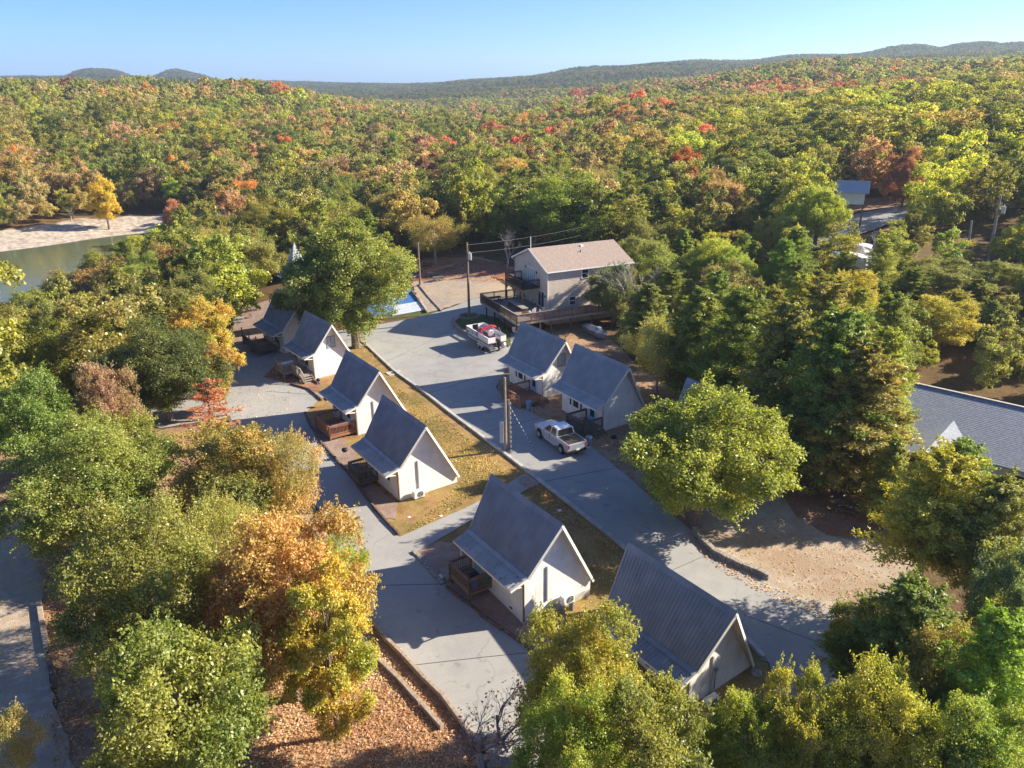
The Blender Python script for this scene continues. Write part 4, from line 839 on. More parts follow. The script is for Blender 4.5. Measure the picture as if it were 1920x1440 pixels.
# ------------------------------------------------------------------ pontoon boat on its trailer
def pontoon():
    A, B = G(868, 640), G(922, 668); d_ = (B - A).to_2d().normalized()   # left side at ground, bow -> stern
    yaw = math.atan2(d_.y, d_.x) + math.pi / 2; L_ = 6.6; out = Vector((-d_.y, d_.x))
    c = (A.to_2d() + B.to_2d()) / 2 + out * 1.3; zg = z1(c.x, c.y) + .09
    o = thing('pontoon_boat', (c.x, c.y, zg), 'white pontoon boat with red floor, folded red canopy and blue lettered side panel', 'boat', yaw)
    # local: bow +y, stern -y, camera side is x<0
    for x in (-.85, .85):
        MB().tube([(x, 3.3, 1.05), (x, 2.7, .85), (x, -3.1, .85), (x, -3.2, .85)], [.05, .33, .33, .3], 12).build('pontoon', 'aluminium', o, smooth=True)
    MB().box(-1.25, 1.25, -3.0, 3.1, 1.2, 1.3).build('deck_floor', 'boat_floor', o)
    for x in (-1.22, 1.22):
        pn = MB().box(x - .025, x + .025, -2.9, 3.0, 1.32, 2.0).build('side_panel', 'boat_white', o); rl = MB()
        for z in (1.34, 1.56, 1.78, 2.02): rl.beam((x * 1.02, -2.95, z), (x * 1.02, 3.02, z), .04, .035)
        for y in np.linspace(-2.9, 3.0, 6): rl.beam((x * 1.02, y, 1.3), (x * 1.02, y, 2.03), .04)
        rl.build('fence_rail', 'boat_white', pn)
    for y in (3.0, -2.95):
        pn = MB().box(-1.2, -.4 if y > 0 else -.2, y - .025, y + .025, 1.32, 2.0).box(.4 if y > 0 else .5, 1.2, y - .025, y + .025, 1.32, 2.0).build('end_panel', 'boat_white', o)
    MB().beam((-1.2, 3.0, 2.03), (1.2, 3.0, 2.03), .05).build('bow_rail', 'boat_white', o)
    wrap = MB().box(-1.275, -1.262, -.3, 2.98, .98, 1.98).build('lettered_banner', 'boat_blue', o)
    rnd = random.Random(12); lt = MB(); x = -1.285
    for row, (z0, z1_, ya, yb, n) in enumerate(((1.62, 1.9, .2, 2.8, 9), (1.22, 1.55, -.2, 2.5, 9))):
        for i in range(n):
            y = yb - (i + .2) * (yb - ya) / n; w_ = (yb - ya) / n * .55
            k = rnd.randrange(4); lt.beam((x, y, z0), (x, y, z1_), .02, .07, up=(0, 1, 0))
            if k in (0, 1): lt.beam((x, y, z1_), (x, y - w_, z1_), .02, .06)
            if k in (0, 2): lt.beam((x, y, (z0 + z1_) / 2), (x, y - w_, (z0 + z1_) / 2), .02, .06)
            if k in (1, 2, 3): lt.beam((x, y - w_, z0), (x, y - w_ * (k != 3), z1_), .02, .07, up=(0, 1, 0))
            if k == 3: lt.beam((x, y, z0), (x, y - w_, z0), .02, .06)
    lt.build('white_lettering', 'white_plastic', wrap)
    for x, y0, y1, m_, nm in ((.9, .6, 2.7, 'pink_seat', 'bench_seat'), (-.9, -2.6, -.9, 'boat_seat', 'bench_seat'), (.9, -2.6, -1.2, 'boat_seat', 'bench_seat'), (-.9, 1.3, 2.7, 'boat_seat', 'bench_seat')):
        s_ = MB().box(x - .28, x + .28, y0, y1, 1.31, 1.68).build(nm, m_, o, bevel=.05); MB().box(x + (.2 if x > 0 else -.3), x + (.3 if x > 0 else -.2), y0, y1, 1.68, 1.95).build('seat_back', m_, s_, bevel=.03)
    MB().box(.25, .8, -.7, .0, 1.31, 2.05).build('helm_console', 'boat_white', o, bevel=.05)
    MB().tube([(.5 + .17 * math.cos(a), -.78 + .05 * math.sin(a), 1.9 + .17 * math.sin(a)) for a in np.linspace(0, 6.283, 13)], .02, 5).build('steering_wheel', 'black', o)
    for i, (z, y) in enumerate(((2.35, -.1), (2.28, -.35), (2.2, .05))):
        pts = [(-1.15, y - .4, z - .25), (-.6, y, z), (0, y + .05, z + .12), (.6, y + .1, z + .22), (1.25, y - .1, z + .1)]; MB().tube(pts, [.05, .1, .12, .11, .07], 8).build('folded_canopy', 'boat_red', o, smooth=True)
    fr = MB()
    for x in (-1.2, 1.2): fr.tube([(x, -.4, 2.0), (x, -1.2, 2.5), (x, -1.8, 2.0)], .025, 6)
    fr.build('canopy_frame', 'aluminium', o)
    m_ = MB().box(-.2, .2, -3.65, -3.2, 1.1, 1.75).build('outboard_motor', 'black', o, bevel=.08); MB().box(-.08, .08, -3.55, -3.35, .45, 1.1).build('motor_leg', 'black', m_, bevel=.03)
    MB().box(-.15, .15, -3.2, -2.9, 1.0, 1.35).build('motor_bracket', 'galvanised', o)
    t = thing('boat_trailer', (c.x, c.y, zg), 'low twin axle trailer carrying the pontoon boat', 'trailer', yaw)
    fr = MB()
    for x in (-.45, .45): fr.beam((x, 2.8, .42), (x, -3.2, .42), .08, .12)
    for y in (-3, -1.5, .2, 1.8): fr.beam((-1.0, y, .42), (1.0, y, .42), .07, .08)
    fr.beam((-.45, 2.8, .42), (0, 4.0, .42), .08, .1); fr.beam((.45, 2.8, .42), (0, 4.0, .42), .08, .1); fr.build('frame', 'galvanised', t)
    for x in (-.85, .85): MB().box(x - .12, x + .12, -3, 2.4, .46, .52).build('bunk', 'landscape_timber', t)
    for x in (-1.12, 1.12):
        for y in (-.35, -1.15): wheel(t, x, y, .3, .3, .2, 1 if x > 0 else -1)
        MB().hexa([(x - .12, -1.6, .5), (x + .12, -1.6, .5), (x + .12, .1, .5), (x - .12, .1, .5)], [(x - .12, -1.35, .66), (x + .12, -1.35, .66), (x + .12, -.15, .66), (x - .12, -.15, .66)]).build('mudguard', 'boat_white', t)
pontoon()
def jon_boat():
    a, b = G(1098, 620), G(1136, 640); d_ = (b - a).to_2d().normalized(); yaw = math.atan2(d_.y, d_.x) - math.pi / 2; c = (a + b) / 2
    o = thing('fishing_boat', (c.x, c.y, z1(c.x, c.y) + .1), 'grey covered fishing boat lying in the dirt behind the chalets', 'boat', yaw)
    def s_(y, w_, z0, z1_): return [(-w_ * .6, y, z0), (w_ * .6, y, z0), (w_, y, z1_), (-w_, y, z1_)]
    MB().loft([s_(-2.6, .75, .2, .75), s_(0, .85, .15, .8), s_(1.7, .7, .2, .85), s_(2.7, .12, .5, .95)]).build('hull', 'boat_grey', o, bevel=.03)
    MB().loft([[(-.7, -2.5, .78), (.7, -2.5, .78), (.0, -2.5, .95)], [(-.82, 0, .83), (.82, 0, .83), (.0, 0, 1.25)], [(-.4, 2.0, .9), (.4, 2.0, .9), (0, 2.0, 1.05)]]).build('cover', 'galvanised', o)
    MB().box(-.2, .2, -3.0, -2.6, .4, 1.1).build('outboard_motor', 'black', o, bevel=.06); MB().box(-.3, .3, .5, 1.1, 1.0, 1.35).build('console', 'boat_grey', o, bevel=.05)
jon_boat()
def simple_car():
    p = G(1655, 462); o = thing('dark_suv', (p.x, p.y, p.z + .05), 'dark blue vehicle half hidden by cedars beside the far road', 'car', rad(-50))
    MB().loft([[(-.85,2.3,.4),(.85,2.3,.4),(.8,2.2,.95),(-.8,2.2,.95)],[(-.92,1.2,.35),(.92,1.2,.35),(.88,1.2,1.05),(-.88,1.2,1.05)],[(-.92,-2.1,.35),(.92,-2.1,.35),(.88,-2.2,1.1),(-.88,-2.2,1.1)]]).build('body', 'car_dark', o, bevel=.06)
    MB().loft([[(-.85,1.0,1.05),(.85,1.0,1.05),(.85,-2.1,1.08),(-.85,-2.1,1.08)],[(-.68,.3,1.65),(.68,.3,1.65),(.68,-1.9,1.65),(-.68,-1.9,1.65)]]).build('window_band', 'window_glass', o)
    MB().box(-.7, .7, -1.9, .3, 1.65, 1.72).build('car_roof', 'car_dark', o, bevel=.03)
    for sx in (-1, 1):
        for y in (1.4, -1.4): wheel(o, sx * .85, y, .35, .36, .24, sx)
        MB().box(sx * .65 - .12, sx * .65 + .12, 2.2, 2.28, .65, .8).build('headlight', 'plate', o)
    for i, (px, py) in enumerate(((1592, 488), (1596, 512))):
        p = G(px, py); t = thing('camper_trailer', (p.x, p.y, p.z), ('white trailer glimpsed through the cedars, nearer the far road', 'white trailer glimpsed through the cedars, lower of the two')[i], 'trailer', rad(30))
        MB().box(-1.2, 1.2, -2.8, 2.8, .6, 2.7).build('body', 'white_plastic', t, bevel=.2); MB().box(1.2, 1.22, -.5, .6, 1.5, 2.1).build('window', 'window_glass', t)
        for x in (-1.1, 1.1): wheel(t, x, 0, .35, .35, .2, 1 if x > 0 else -1)
simple_car()

# ------------------------------------------------------------------ poles, wires, signs
def pole(p, h, label, r_=.15, m='pole_wood', transformer=None, arm=None, lean=(0, 0), group='utility poles'):
    o = thing('utility_pole', p, label, 'utility pole', group=group)
    MB().tube([(0, 0, -1), (lean[0], lean[1], h)], [r_ * 1.15, r_ * .8], 10).build('pole_shaft', m, o)
    if transformer: 
        x, y, z = transformer; MB().tube([(x, y, z), (x, y, z + .9)], .25, 12).build('transformer', 'galvanised', o); MB().beam((0, 0, z + .5), (x, y, z + .5), .08).build('bracket', 'galvanised', o)
        MB().tube([(x, y, z + .9), (x, y, z + 1.15)], .05, 6).build('bushing', 'white_plastic', o)
    if arm: MB().beam((-arm, 0, h - .5), (arm, 0, h - .5), .1).build('cross_arm', 'pole_wood_grey', o)
    return o
def top_at(px, py, P):   # height at which a vertical through P shows at pixel row py
    dx, dy, dz = ray(px, py); t = P.y / dy; return CAM_H + dz * t - P.z
pa = G(880, 596); ha = top_at(880, 455, pa); pole(pa, ha, 'tall utility pole with a transformer standing in the ringed grass island', .17, transformer=(.35, -.1, ha * .78))
pb = G(948.5, 846); hb = top_at(948.5, 708, pb); pole(pb, hb, 'utility pole with a grey meter box on the kerb of the central lawn', .125, 'pole_wood_grey')
MB().tube([(pb.x + .3, pb.y + .1, pb.z - .5), (pb.x + .28, pb.y + .1, pb.z + hb * .72)], .13, 9)
o = thing('post', (pb.x + .27, pb.y + .12, pb.z), 'shorter brown post strapped to the kerbside utility pole', 'post'); MB().tube([(0, 0, -.5), (0, 0, hb * .7)], .1, 9).build('post_shaft', 'pole_wood', o)
o = thing('meter_box', (pb.x - .3, pb.y - .1, pb.z), 'pale blue grey electric box on the left of the kerbside pole', 'electric box'); MB().box(-.2, .12, -.12, .12, .9, 2.9).build('box', 'grey_box', o, bevel=.02)
pc = G(788, 537); hc = top_at(788, 455, pc); pole(pc, hc, 'bare utility pole beside the picnic tables above the court', .17, 'pole_wood')
pd = G(1853, 489); hd = top_at(1876, 366, pd); pole(pd, hd, 'tall utility pole with a transformer near the right edge', .2, 'pole_wood_grey', transformer=(.5, -.2, hd * .74), lean=(-.2, 0))
pe = G(1812, 484); he = top_at(1822, 414, pe); pole(pe, he, 'shorter bare pole left of the transformer pole at right', .17, 'pole_wood_grey', lean=(-.3, 0))
pf = G(1752, 360); hf = top_at(1764, 283, pf); pole(pf, hf, 'utility pole leaning slightly above the far road', .2, 'pole_wood_grey', arm=.9)
pg = G(1262, 420); hg = top_at(1268, 366, pg); pole(pg, hg + 1, 'utility pole with transformer rising from the trees beside the red maple', .2, 'pole_wood_grey', transformer=(.4, -.2, hg * .75))
ph = G(1502, 400); hh = top_at(1514, 335, ph); pole(ph, hh + .5, 'utility pole just left of the roofed entrance sign', .2, 'pole_wood_grey', arm=.8)
pi_ = G(1160, 330); pole(pi_, 13, 'far pale pole standing in the woods right of centre', .22, 'bark_pale')
def wire(a, b, sag, label, r_=.022):
    r_ *= .6
    a, b = Vector(a), Vector(b); o = thing('power_line', a, label, 'power line', group='overhead wires')
    MB().tube([a.lerp(b, t) - Vector((0, 0, sag * 4 * t * (1 - t))) - a for t in np.linspace(0, 1, 13)], r_, 5).build('cable', 'cable', o)
def tp(P, h, z=-.3): return P + Vector((0, 0, h + z))
wire(tp(pa, ha), tp(pg, hg), 1.5, 'wire from the grass island pole to the pole by the red maple', .03)
wire(tp(pa, ha, -1.4), tp(pg, hg, -1.2), 1.8, 'lower wire from the grass island pole towards the red maple', .03)
wire(tp(pg, hg), tp(ph, hh), 1.5, 'wire between the red maple pole and the entrance sign pole', .035)
wire(tp(pg, hg, -1.5), tp(ph, hh, -1.2), 1.6, 'lower wire between the red maple pole and the entrance sign pole', .035)
wire(tp(ph, hh), tp(pf, hf), 1.5, 'wire above the far road from the sign pole to the leaning pole', .035)
wire(tp(ph, hh, -1.3), tp(pd, hd, -1), 2, 'wire from the entrance sign pole down to the transformer pole at right', .035)
wire(tp(pa, ha, -2.3), G(560, 560, z=6), .6, 'service wire from the grass island pole to the tall chalet')
wire(tp(pa, ha, -1.6), HL(-.1, 7.5, 7.0), .4, 'service wire from the grass island pole to the tan house gable')
wire(tp(pd, hd), G(1960, 420, up=6), .5, 'wire leaving the transformer pole towards the right edge', .035)
wire(tp(pc, hc, -.5), tp(pa, ha, -1.8), .5, 'wire between the bare pole and the grass island pole')
def guard(a, b, label):
    a, b = Vector(a), Vector(b); o = thing('marked_cable', a, label, 'cable'); n = 13
    MB().tube([Vector((0, 0, 0)), b - a], .02, 5).build('cable', 'cable', o)
    for i in range(n): MB().tube([(b - a) * ((i + .15) / n), (b - a) * ((i + .5) / n)], .03, 6).build('white_marker', 'white_plastic', o)
guard(tp(pb, hb, -1.9), G(1000, 840), 'dashed white cable slanting down from the kerbside pole to the drive')
o = thing('conduit', G(953, 848), 'dashed white conduit running down the kerbside pole', 'conduit'); 
for i in range(11): MB().tube([(.25, -.2, .1 + i * .45), (.25, -.2, .35 + i * .45)], .03, 6).build('white_marker', 'white_plastic', o)
# roofed entrance sign
def entrance_sign():
    p = G(1588, 430); o = thing('entrance_sign', p, 'tall roofed entrance sign seen from behind, grey metal roof on two posts', 'sign', rad(-22))
    h = top_at(1612, 355, p) ; w_ = 4.6
    for x in (-1.9, 1.9): MB().box(x - .13, x + .13, -.13, .13, -1, h - .2).build('post', 'pole_wood', o)
    bd = MB().box(-2.0, 2.0, -.2, -.14, h - 2.4, h - .2).build('board', 'white_wall', o)
    gb = MB()
    for x in (-2.25, 2.25): gb.hexa([(x - .03, -1.3, h - .3), (x - .03, 1.3, h - .3), (x - .03, 0, h + 1.2)], [(x + .03, -1.3, h - .3), (x + .03, 1.3, h - .3), (x + .03, 0, h + 1.2)])
    gb.build('gable', 'white_wall', o)
    for s_ in (-1, 1):
        a0, a1 = Vector((-2.5, 0, h + 1.4)), Vector((2.5, 0, h + 1.4)); b0, b1 = Vector((-2.5, s_ * 1.6, h - .4)), Vector((2.5, s_ * 1.6, h - .4)); n = Vector((0, 0, -.08))
        rf = MB().hexa([a0 + n, a1 + n, b1 + n, b0 + n], [a0, a1, b1, b0]).build('roof', 'metal_roof_light', o); slope_panels(o, rf, a0, a1, b0, b1, 5, 'galvanised')
        for x in (-2.5, 2.5): MB().beam((x, 0, h + 1.36), (x, s_ * 1.6, h - .44), .06, .18).build('rake_board', 'white_trim', o)
entrance_sign()
# small sign, post and hydrant by the maple
p = G(674, 636); o = thing('notice_sign', p, 'white notice board on a post beside the maple trunk', 'sign', rad(-10)); MB().box(-.05, .05, -.04, .04, 0, 2.2).build('post', 'sign_red', o); MB().box(-.35, .35, -.08, -.04, 1.1, 2.2).build('board', 'sign_white', o)
lt = MB()
for i, z in enumerate((2.05, 1.9, 1.6, 1.45, 1.3)): lt.box(-.25, .25 - .08 * (i % 2), -.09, -.082, z - .03, z)
lt.build('printed_lines', 'sign_red', o)
p = G(685, 634); o = thing('marker_post', p, 'short yellow marker post at the tip of the central lawn', 'post'); MB().tube([(0, 0, 0), (0, 0, .8)], .08, 8).build('shaft', 'yellow', o)
# ------------------------------------------------------------------ small things
def bin_(p, label, m='bin_blue', r_=.3, h=.85):
    o = thing('rubbish_bin', p, label, 'bin', group='rubbish bins'); MB().tube([(0, 0, 0), (0, 0, h)], [r_ * .85, r_], 16).build('barrel', m, o)
    MB().tube([(0, 0, h), (0, 0, h + .05), (0, 0, h + .1)], [r_ * 1.05, r_ * 1.05, r_ * .7], 16).build('lid', m, o)
    MB().tube([(r_ * .98 * math.cos(a), r_ * .98 * math.sin(a), h * .7) for a in np.linspace(0, 6.283, 17)], .02, 5).build('hoop', m, o)
bin_(G(992, 768), 'pale blue bin by the reddish deck stairs beside the boat chalet'); bin_(G(1104, 836), 'pale blue bin behind the tailgate of the pickup'); bin_(G(1270, 930), 'pale blue bin at the edge of the sweetgum tree'); bin_(G(1497, 884), 'small teal bin in the shade under the cedars', r_=.22, h=.6)
def grill(p, label, r_=.28):
    o = thing('kettle_grill', p, label, 'grill', group='charcoal grills')
    MB().tube([(0, 0, .7), (0, 0, .8), (0, 0, .9), (0, 0, 1.0), (0, 0, 1.05)], [r_ * .6, r_ * .95, r_, r_ * .75, r_ * .2], 16).build('kettle', 'black', o, smooth=True)
    MB().box(-.02, .02, -.05, .05, 1.05, 1.1).build('lid_handle', 'pole_wood', o)
    for a in (0, 2.1, 4.2): MB().tube([(.15 * math.cos(a), .15 * math.sin(a), .75), (.32 * math.cos(a), .32 * math.sin(a), 0)], .02, 5).build('leg', 'galvanised', o)
grill(G(648, 860), 'black kettle grill on the gravel above the third chalet deck'); grill(G(613, 762), 'black kettle grill behind the second chalet deck'); grill(G(598, 726), 'small dark grill at the foot of the first chalet stairs', .22)
grill(G(1150, 836), 'black kettle grill right of the pickup chalet stairs'); grill(G(1000, 775), 'dark grill between the two chalets right of the drive', .22)
def picnic(p, rz, label, m='deck_wood_old', group='picnic tables', L_=1.8):
    o = thing('picnic_table', p, label, 'picnic table', rz, group)
    for i in range(5): MB().box(-L_ / 2, L_ / 2, -.38 + i * .155, -.38 + i * .155 + .14, .72, .76).build('table_plank', m, o)
    for y in (-.75, .62):
        for k in (0, .15): MB().box(-L_ / 2, L_ / 2, y + k - .01, y + k + .12, .42, .46).build('bench_plank', m, o)
    for x in (-L_ / 2 + .25, L_ / 2 - .25):
        MB().beam((x, -.68, .4), (x, .72, .4), .05, .1).build('cross_bar', m, o)
        for s_ in (-1, 1): MB().beam((x + .05, s_ * .6, 0), (x + .05, s_ * .22, .72), .05, .1).build('leg', m, o)
picnic(G(1580, 958), rad(-28), 'dark weathered picnic table alone under the cedars at right', L_=2.0)
for i, (px, py, a, l, m) in enumerate([(785, 512, 5, 'picnic table just right of the bare pole by the court', 'deck_wood_grey'), (812, 519, 12, 'picnic table nearest the gravel lot', 'deck_wood_old'), (842, 506, -8, 'pale topped picnic table farthest right in the picnic ground', 'landscape_timber_pale'), (770, 527, 10, 'picnic table left of the bare pole', 'deck_wood_grey'), (800, 500, 0, 'picnic table behind the two slim trunks', 'deck_wood_old'), (822, 527, 20, 'low grey picnic table at the edge of the picnic ground', 'deck_wood_old'),
    (447, 605, 30, 'pale picnic table at the left edge of the shaded yard', 'galvanised'), (462, 597, 35, 'yellowish picnic table in the shaded yard beyond the pale one', 'deck_wood'), (478, 582, 30, 'farthest picnic table of the shaded yard', 'deck_wood_old')]):
    picnic(G(px, py), rad(a), l, m)
picnic(HL(-4.8, 6.6, 2.15), HYAW, 'dark picnic table on the far corner of the house deck', 'rail_dark')
def lounge(p, rz, label, m): 
    o = thing('patio_table', p, label, 'table', rz); MB().box(-.9, .9, -.35, .35, .68, .74).build('tabletop', m, o, bevel=.02)
    for x in (-.8, .8):
        for y in (-.28, .28): MB().box(x - .04, x + .04, y - .04, y + .04, 0, .68).build('leg', 'black', o)
lounge(local(C1, -1.9, 3.5, .55), rad(37), 'long white topped table on the first chalet deck', 'white_plastic'); lounge(local(C2, -1.2, .75, .35), rad(34), 'white table along the front rail of the second chalet deck', 'white_plastic'); lounge(local(C3, -1.2, 5.0, .3), rad(124), 'dark bench table on the third chalet deck', 'deck_wood_old')
for i, (x, y, m_, l) in enumerate([(-1.2, 3.75, 'bin_blue_dark', 'dark blue plastic tub behind the corner deck balusters'), (-.35, 3.75, 'bin_green', 'dark green plastic tub next to the wall on the corner deck'), (-.8, 4.4, 'black', 'black tub on the corner deck floor')]):
    o = thing('plastic_tub', local(C4, x, y, .3), l, 'tub', rad(34), 'plastic tubs on the corner deck'); MB().hexa([(-.2,-.15,0),(.2,-.15,0),(.2,.15,0),(-.2,.15,0)], [(-.26,-.2,.55),(.26,-.2,.55),(.26,.2,.55),(-.26,.2,.55)]).build('tub_body', m_, o, bevel=.02); MB().box(-.28, .28, -.22, .22, .55, .6).build('lid', m_, o, bevel=.01)
o = thing('post', local(C4, -.7, 6.1, -.3), 'white porch post at the fourth chalet corner deck', 'post'); MB().box(-.05, .05, -.05, .05, 0, 2.7).build('shaft', 'trim', o)
def shrub(p, label, r_=.4, m='green_grass', n=160, name='shrub', cat='shrub', group=None, h=.6):
    o = thing(name, p, label, cat, group=group); rnd = random.Random(int(p.x * 100)); lf = MB()
    for i in range(n):
        a = rnd.uniform(0, 6.28); rr = r_ * math.sqrt(rnd.random()); z = h * rnd.random() * (1.2 - rr / r_ * .6); q_ = Vector((rr * math.cos(a), rr * math.sin(a), z)); b = rnd.uniform(0, 6.28); s_ = rnd.uniform(.06, .13)
        lf.add([q_, q_ + Vector((math.cos(b) * s_, math.sin(b) * s_, s_ * .5)), q_ + Vector((math.cos(b + .8) * s_ * 1.6, math.sin(b + .8) * s_ * 1.6, s_)), q_ + Vector((math.cos(b + 1.5) * s_, math.sin(b + 1.5) * s_, s_ * .4))], [(0, 1, 2, 3)])
    lf.build('foliage', m, o); MB().tube([(0, 0, -.1), (0, 0, h * .5)], .03, 5).build('stem', 'bark', o)
shrub(G(1283, 1068), 'small green shrub', .01) if False else None
def rock(p, s_, label, m='stone', group='loose stones', name='rock', cat='rock'):
    rnd = random.Random(int(p.x * 31 + p.y * 17)); o = thing(name, p, label, cat, rnd.uniform(0, 6), group)
    bm = bmesh.new(); bmesh.ops.create_icosphere(bm, subdivisions=2, radius=s_)
    for v in bm.verts: v.co *= 1 + .35 * noise.noise(v.co * (1.2 / s_) + Vector((p.x, p.y, 0))); v.co.z = max(v.co.z * .55, -.3 * s_)
    me = bpy.data.meshes.new('rock'); bm.to_mesh(me); bm.free(); me.materials.append(MATS[m]); inst('stone_body', me, o)
ring = thing('stone_ring', pa, 'round stone planter ring around the foot of the tall utility pole', 'planter')
for k in range(16):
    a = k * math.pi / 8; MB().box(-.22, .22, -.13, .13, .0, .42).build('stone', 'stone', ring, bevel=.04, loc=(1.35 * math.cos(a), 1.35 * math.sin(a), 0)).rotation_euler = (0, 0, a + math.pi / 2)
rock(G(862, 1075), .001, 'x') if False else None
for px, py, s_, l, m_ in [(826, 1082, .28, 'white rounded block at the edge of the drive by the corner deck', 'white_plastic'), (766, 1170, .12, 'x', 'stone'), (826, 968, .16, 'small white stone on the lawn near the third chalet', 'white_plastic'), (1062, 1182, .1, 'x', 'stone'),
    (447, 824, .3, 'white cylinder shaped block beside the timber stack at the drive corner', 'white_plastic'), (767, 970, .14, 'tiny pale stone on the dry lawn', 'white_plastic'), (1050, 958, .2, 'pale flat stone in the leaf strewn lawn above the fourth chalet', 'white_plastic'), (1418, 1262, .35, 'pile of pale debris at the foot of the nearest chalet roof', 'stone'), (1432, 1235, .3, 'reddish stone on the kerb end by the nearest chalet', 'stone'), (695, 1222, .28, 'pale tree stump chunk on the leaf covered slope', 'landscape_timber_pale')]:
    if l != 'x': rock(G(px, py), s_, l, m_)
o = thing('slab', G(740, 700), 'small pale concrete pad with a hatch on the central lawn', 'concrete pad', rad(30)); MB().box(-.9, .9, -.6, .6, 0, .1).build('pad', 'kerb_concrete', o, bevel=.02); MB().box(-.3, .3, -.25, .25, .1, .14).build('hatch', 'dark_grille', o)
o = thing('chair_stack', G(962, 628), 'jumble of white and dark lawn chairs under the house deck', 'chairs', rad(20))
for k in range(4): MB().box(-.5 + k * .5, -.05 + k * .5, -.3, .2, .4, .45).build('seat', 'white_plastic' if k % 2 else 'black', o); MB().hexa([(-.5 + k * .5, .2, .4), (-.05 + k * .5, .2, .4), (-.05 + k * .5, .25, .4), (-.5 + k * .5, .25, .4)], [(-.5 + k * .5, .35, .95), (-.05 + k * .5, .35, .95), (-.05 + k * .5, .4, .95), (-.5 + k * .5, .4, .95)]).build('backrest', 'white_plastic' if k % 2 else 'black', o)
# far small buildings in the woods
def far_building(px, py, w_, d2, h, label, roof='metal_roof_light', wall='white_wall', rz=20, lift=6):
    p = G(px, py); o = thing('far_building', p, label, 'building', rad(rz)); h += lift
    MB().box(-w_, w_, -d2, d2, -3, h).build('wall', wall, o)
    rf = MB(); 
    for s_ in (-1, 1): v = [Vector((-w_ - .4, 0, h + 2)), Vector((w_ + .4, 0, h + 2)), Vector((w_ + .4, s_ * (d2 + .5), h - .1)), Vector((-w_ - .4, s_ * (d2 + .5), h - .1))]; rf.hexa([q_ - Vector((0, 0, .15)) for q_ in v], v)
    rf.build('roof', roof, o)
    for x in (-w_ * .5, w_ * .5): f = MB().box(x - .7, x + .7, -d2 - .06, -d2, h - 2, h - .6).build('window', 'white_trim', o); MB().box(x - .6, x + .6, -d2 - .08, -d2 - .02, h - 1.9, h - .7).build('pane', 'window_glass', f)
far_building(70, 262, 5, 4, 4, 'small white house above the hillside clearing at far left', lift=2)
far_building(238, 178, 8, 5, 3, 'white building peeking out on the left ridge', lift=9); far_building(528, 392, 6, 4, 2, 'pale roofed shed among the trees near the inlet', lift=4, wall='stone')
# ------------------------------------------------------------------ trees
RNG = np.random.default_rng(7)
def unit(v): return v / (np.linalg.norm(v, axis=-1, keepdims=True) + 1e-9)
def leaf_mesh(name, C, N, size, aspect=.55, clump=None, rng=None, jitter=.35, axis=None):
    """many leaf-sized diamond faces: centres C, facing N; aspect = width/length"""
    rng = rng or RNG; n = len(C); N = unit(N)
    a = axis if axis is not None else rng.normal(size=(n, 3)); a = unit(a - (a * N).sum(1, keepdims=True) * N); b = np.cross(N, a)
    s = size * rng.uniform(1 - jitter, 1 + jitter, (n, 1)); fold = N * s * .18
    V = np.stack([C - a * s * .5, C + b * s * .5 * aspect + fold, C + a * s * .5, C - b * s * .5 * aspect + fold], 1).reshape(-1, 3)
    me = bpy.data.meshes.new(name); me.vertices.add(4 * n); me.vertices.foreach_set('co', V.astype(np.float32).ravel())
    me.loops.add(4 * n); me.loops.foreach_set('vertex_index', np.arange(4 * n, dtype=np.int32))
    me.polygons.add(n); me.polygons.foreach_set('loop_start', np.arange(0, 4 * n, 4, dtype=np.int32))
    me.update(calc_edges=True)
    at = me.attributes.new('leafvar', 'FLOAT_COLOR', 'POINT'); col = np.ones((n, 4), np.float32)
    col[:, 0] = np.clip(clump if clump is not None else rng.random(n), 0, 1); col[:, 1] = rng.random(n); col[:, 2] = 0
    at.data.foreach_set('color', np.repeat(col, 4, 0).ravel()); me.materials.append(MATS['leaves']); me.validate(); return me
def clump_field(C, seed, sc):
    r = np.random.default_rng(seed); k = r.normal(size=(6, 3)) * sc; ph = r.uniform(0, 6.28, 6)
    f = sum(np.sin(C @ k[i] + ph[i]) for i in range(6)) / 6; return .5 + f * 1.3
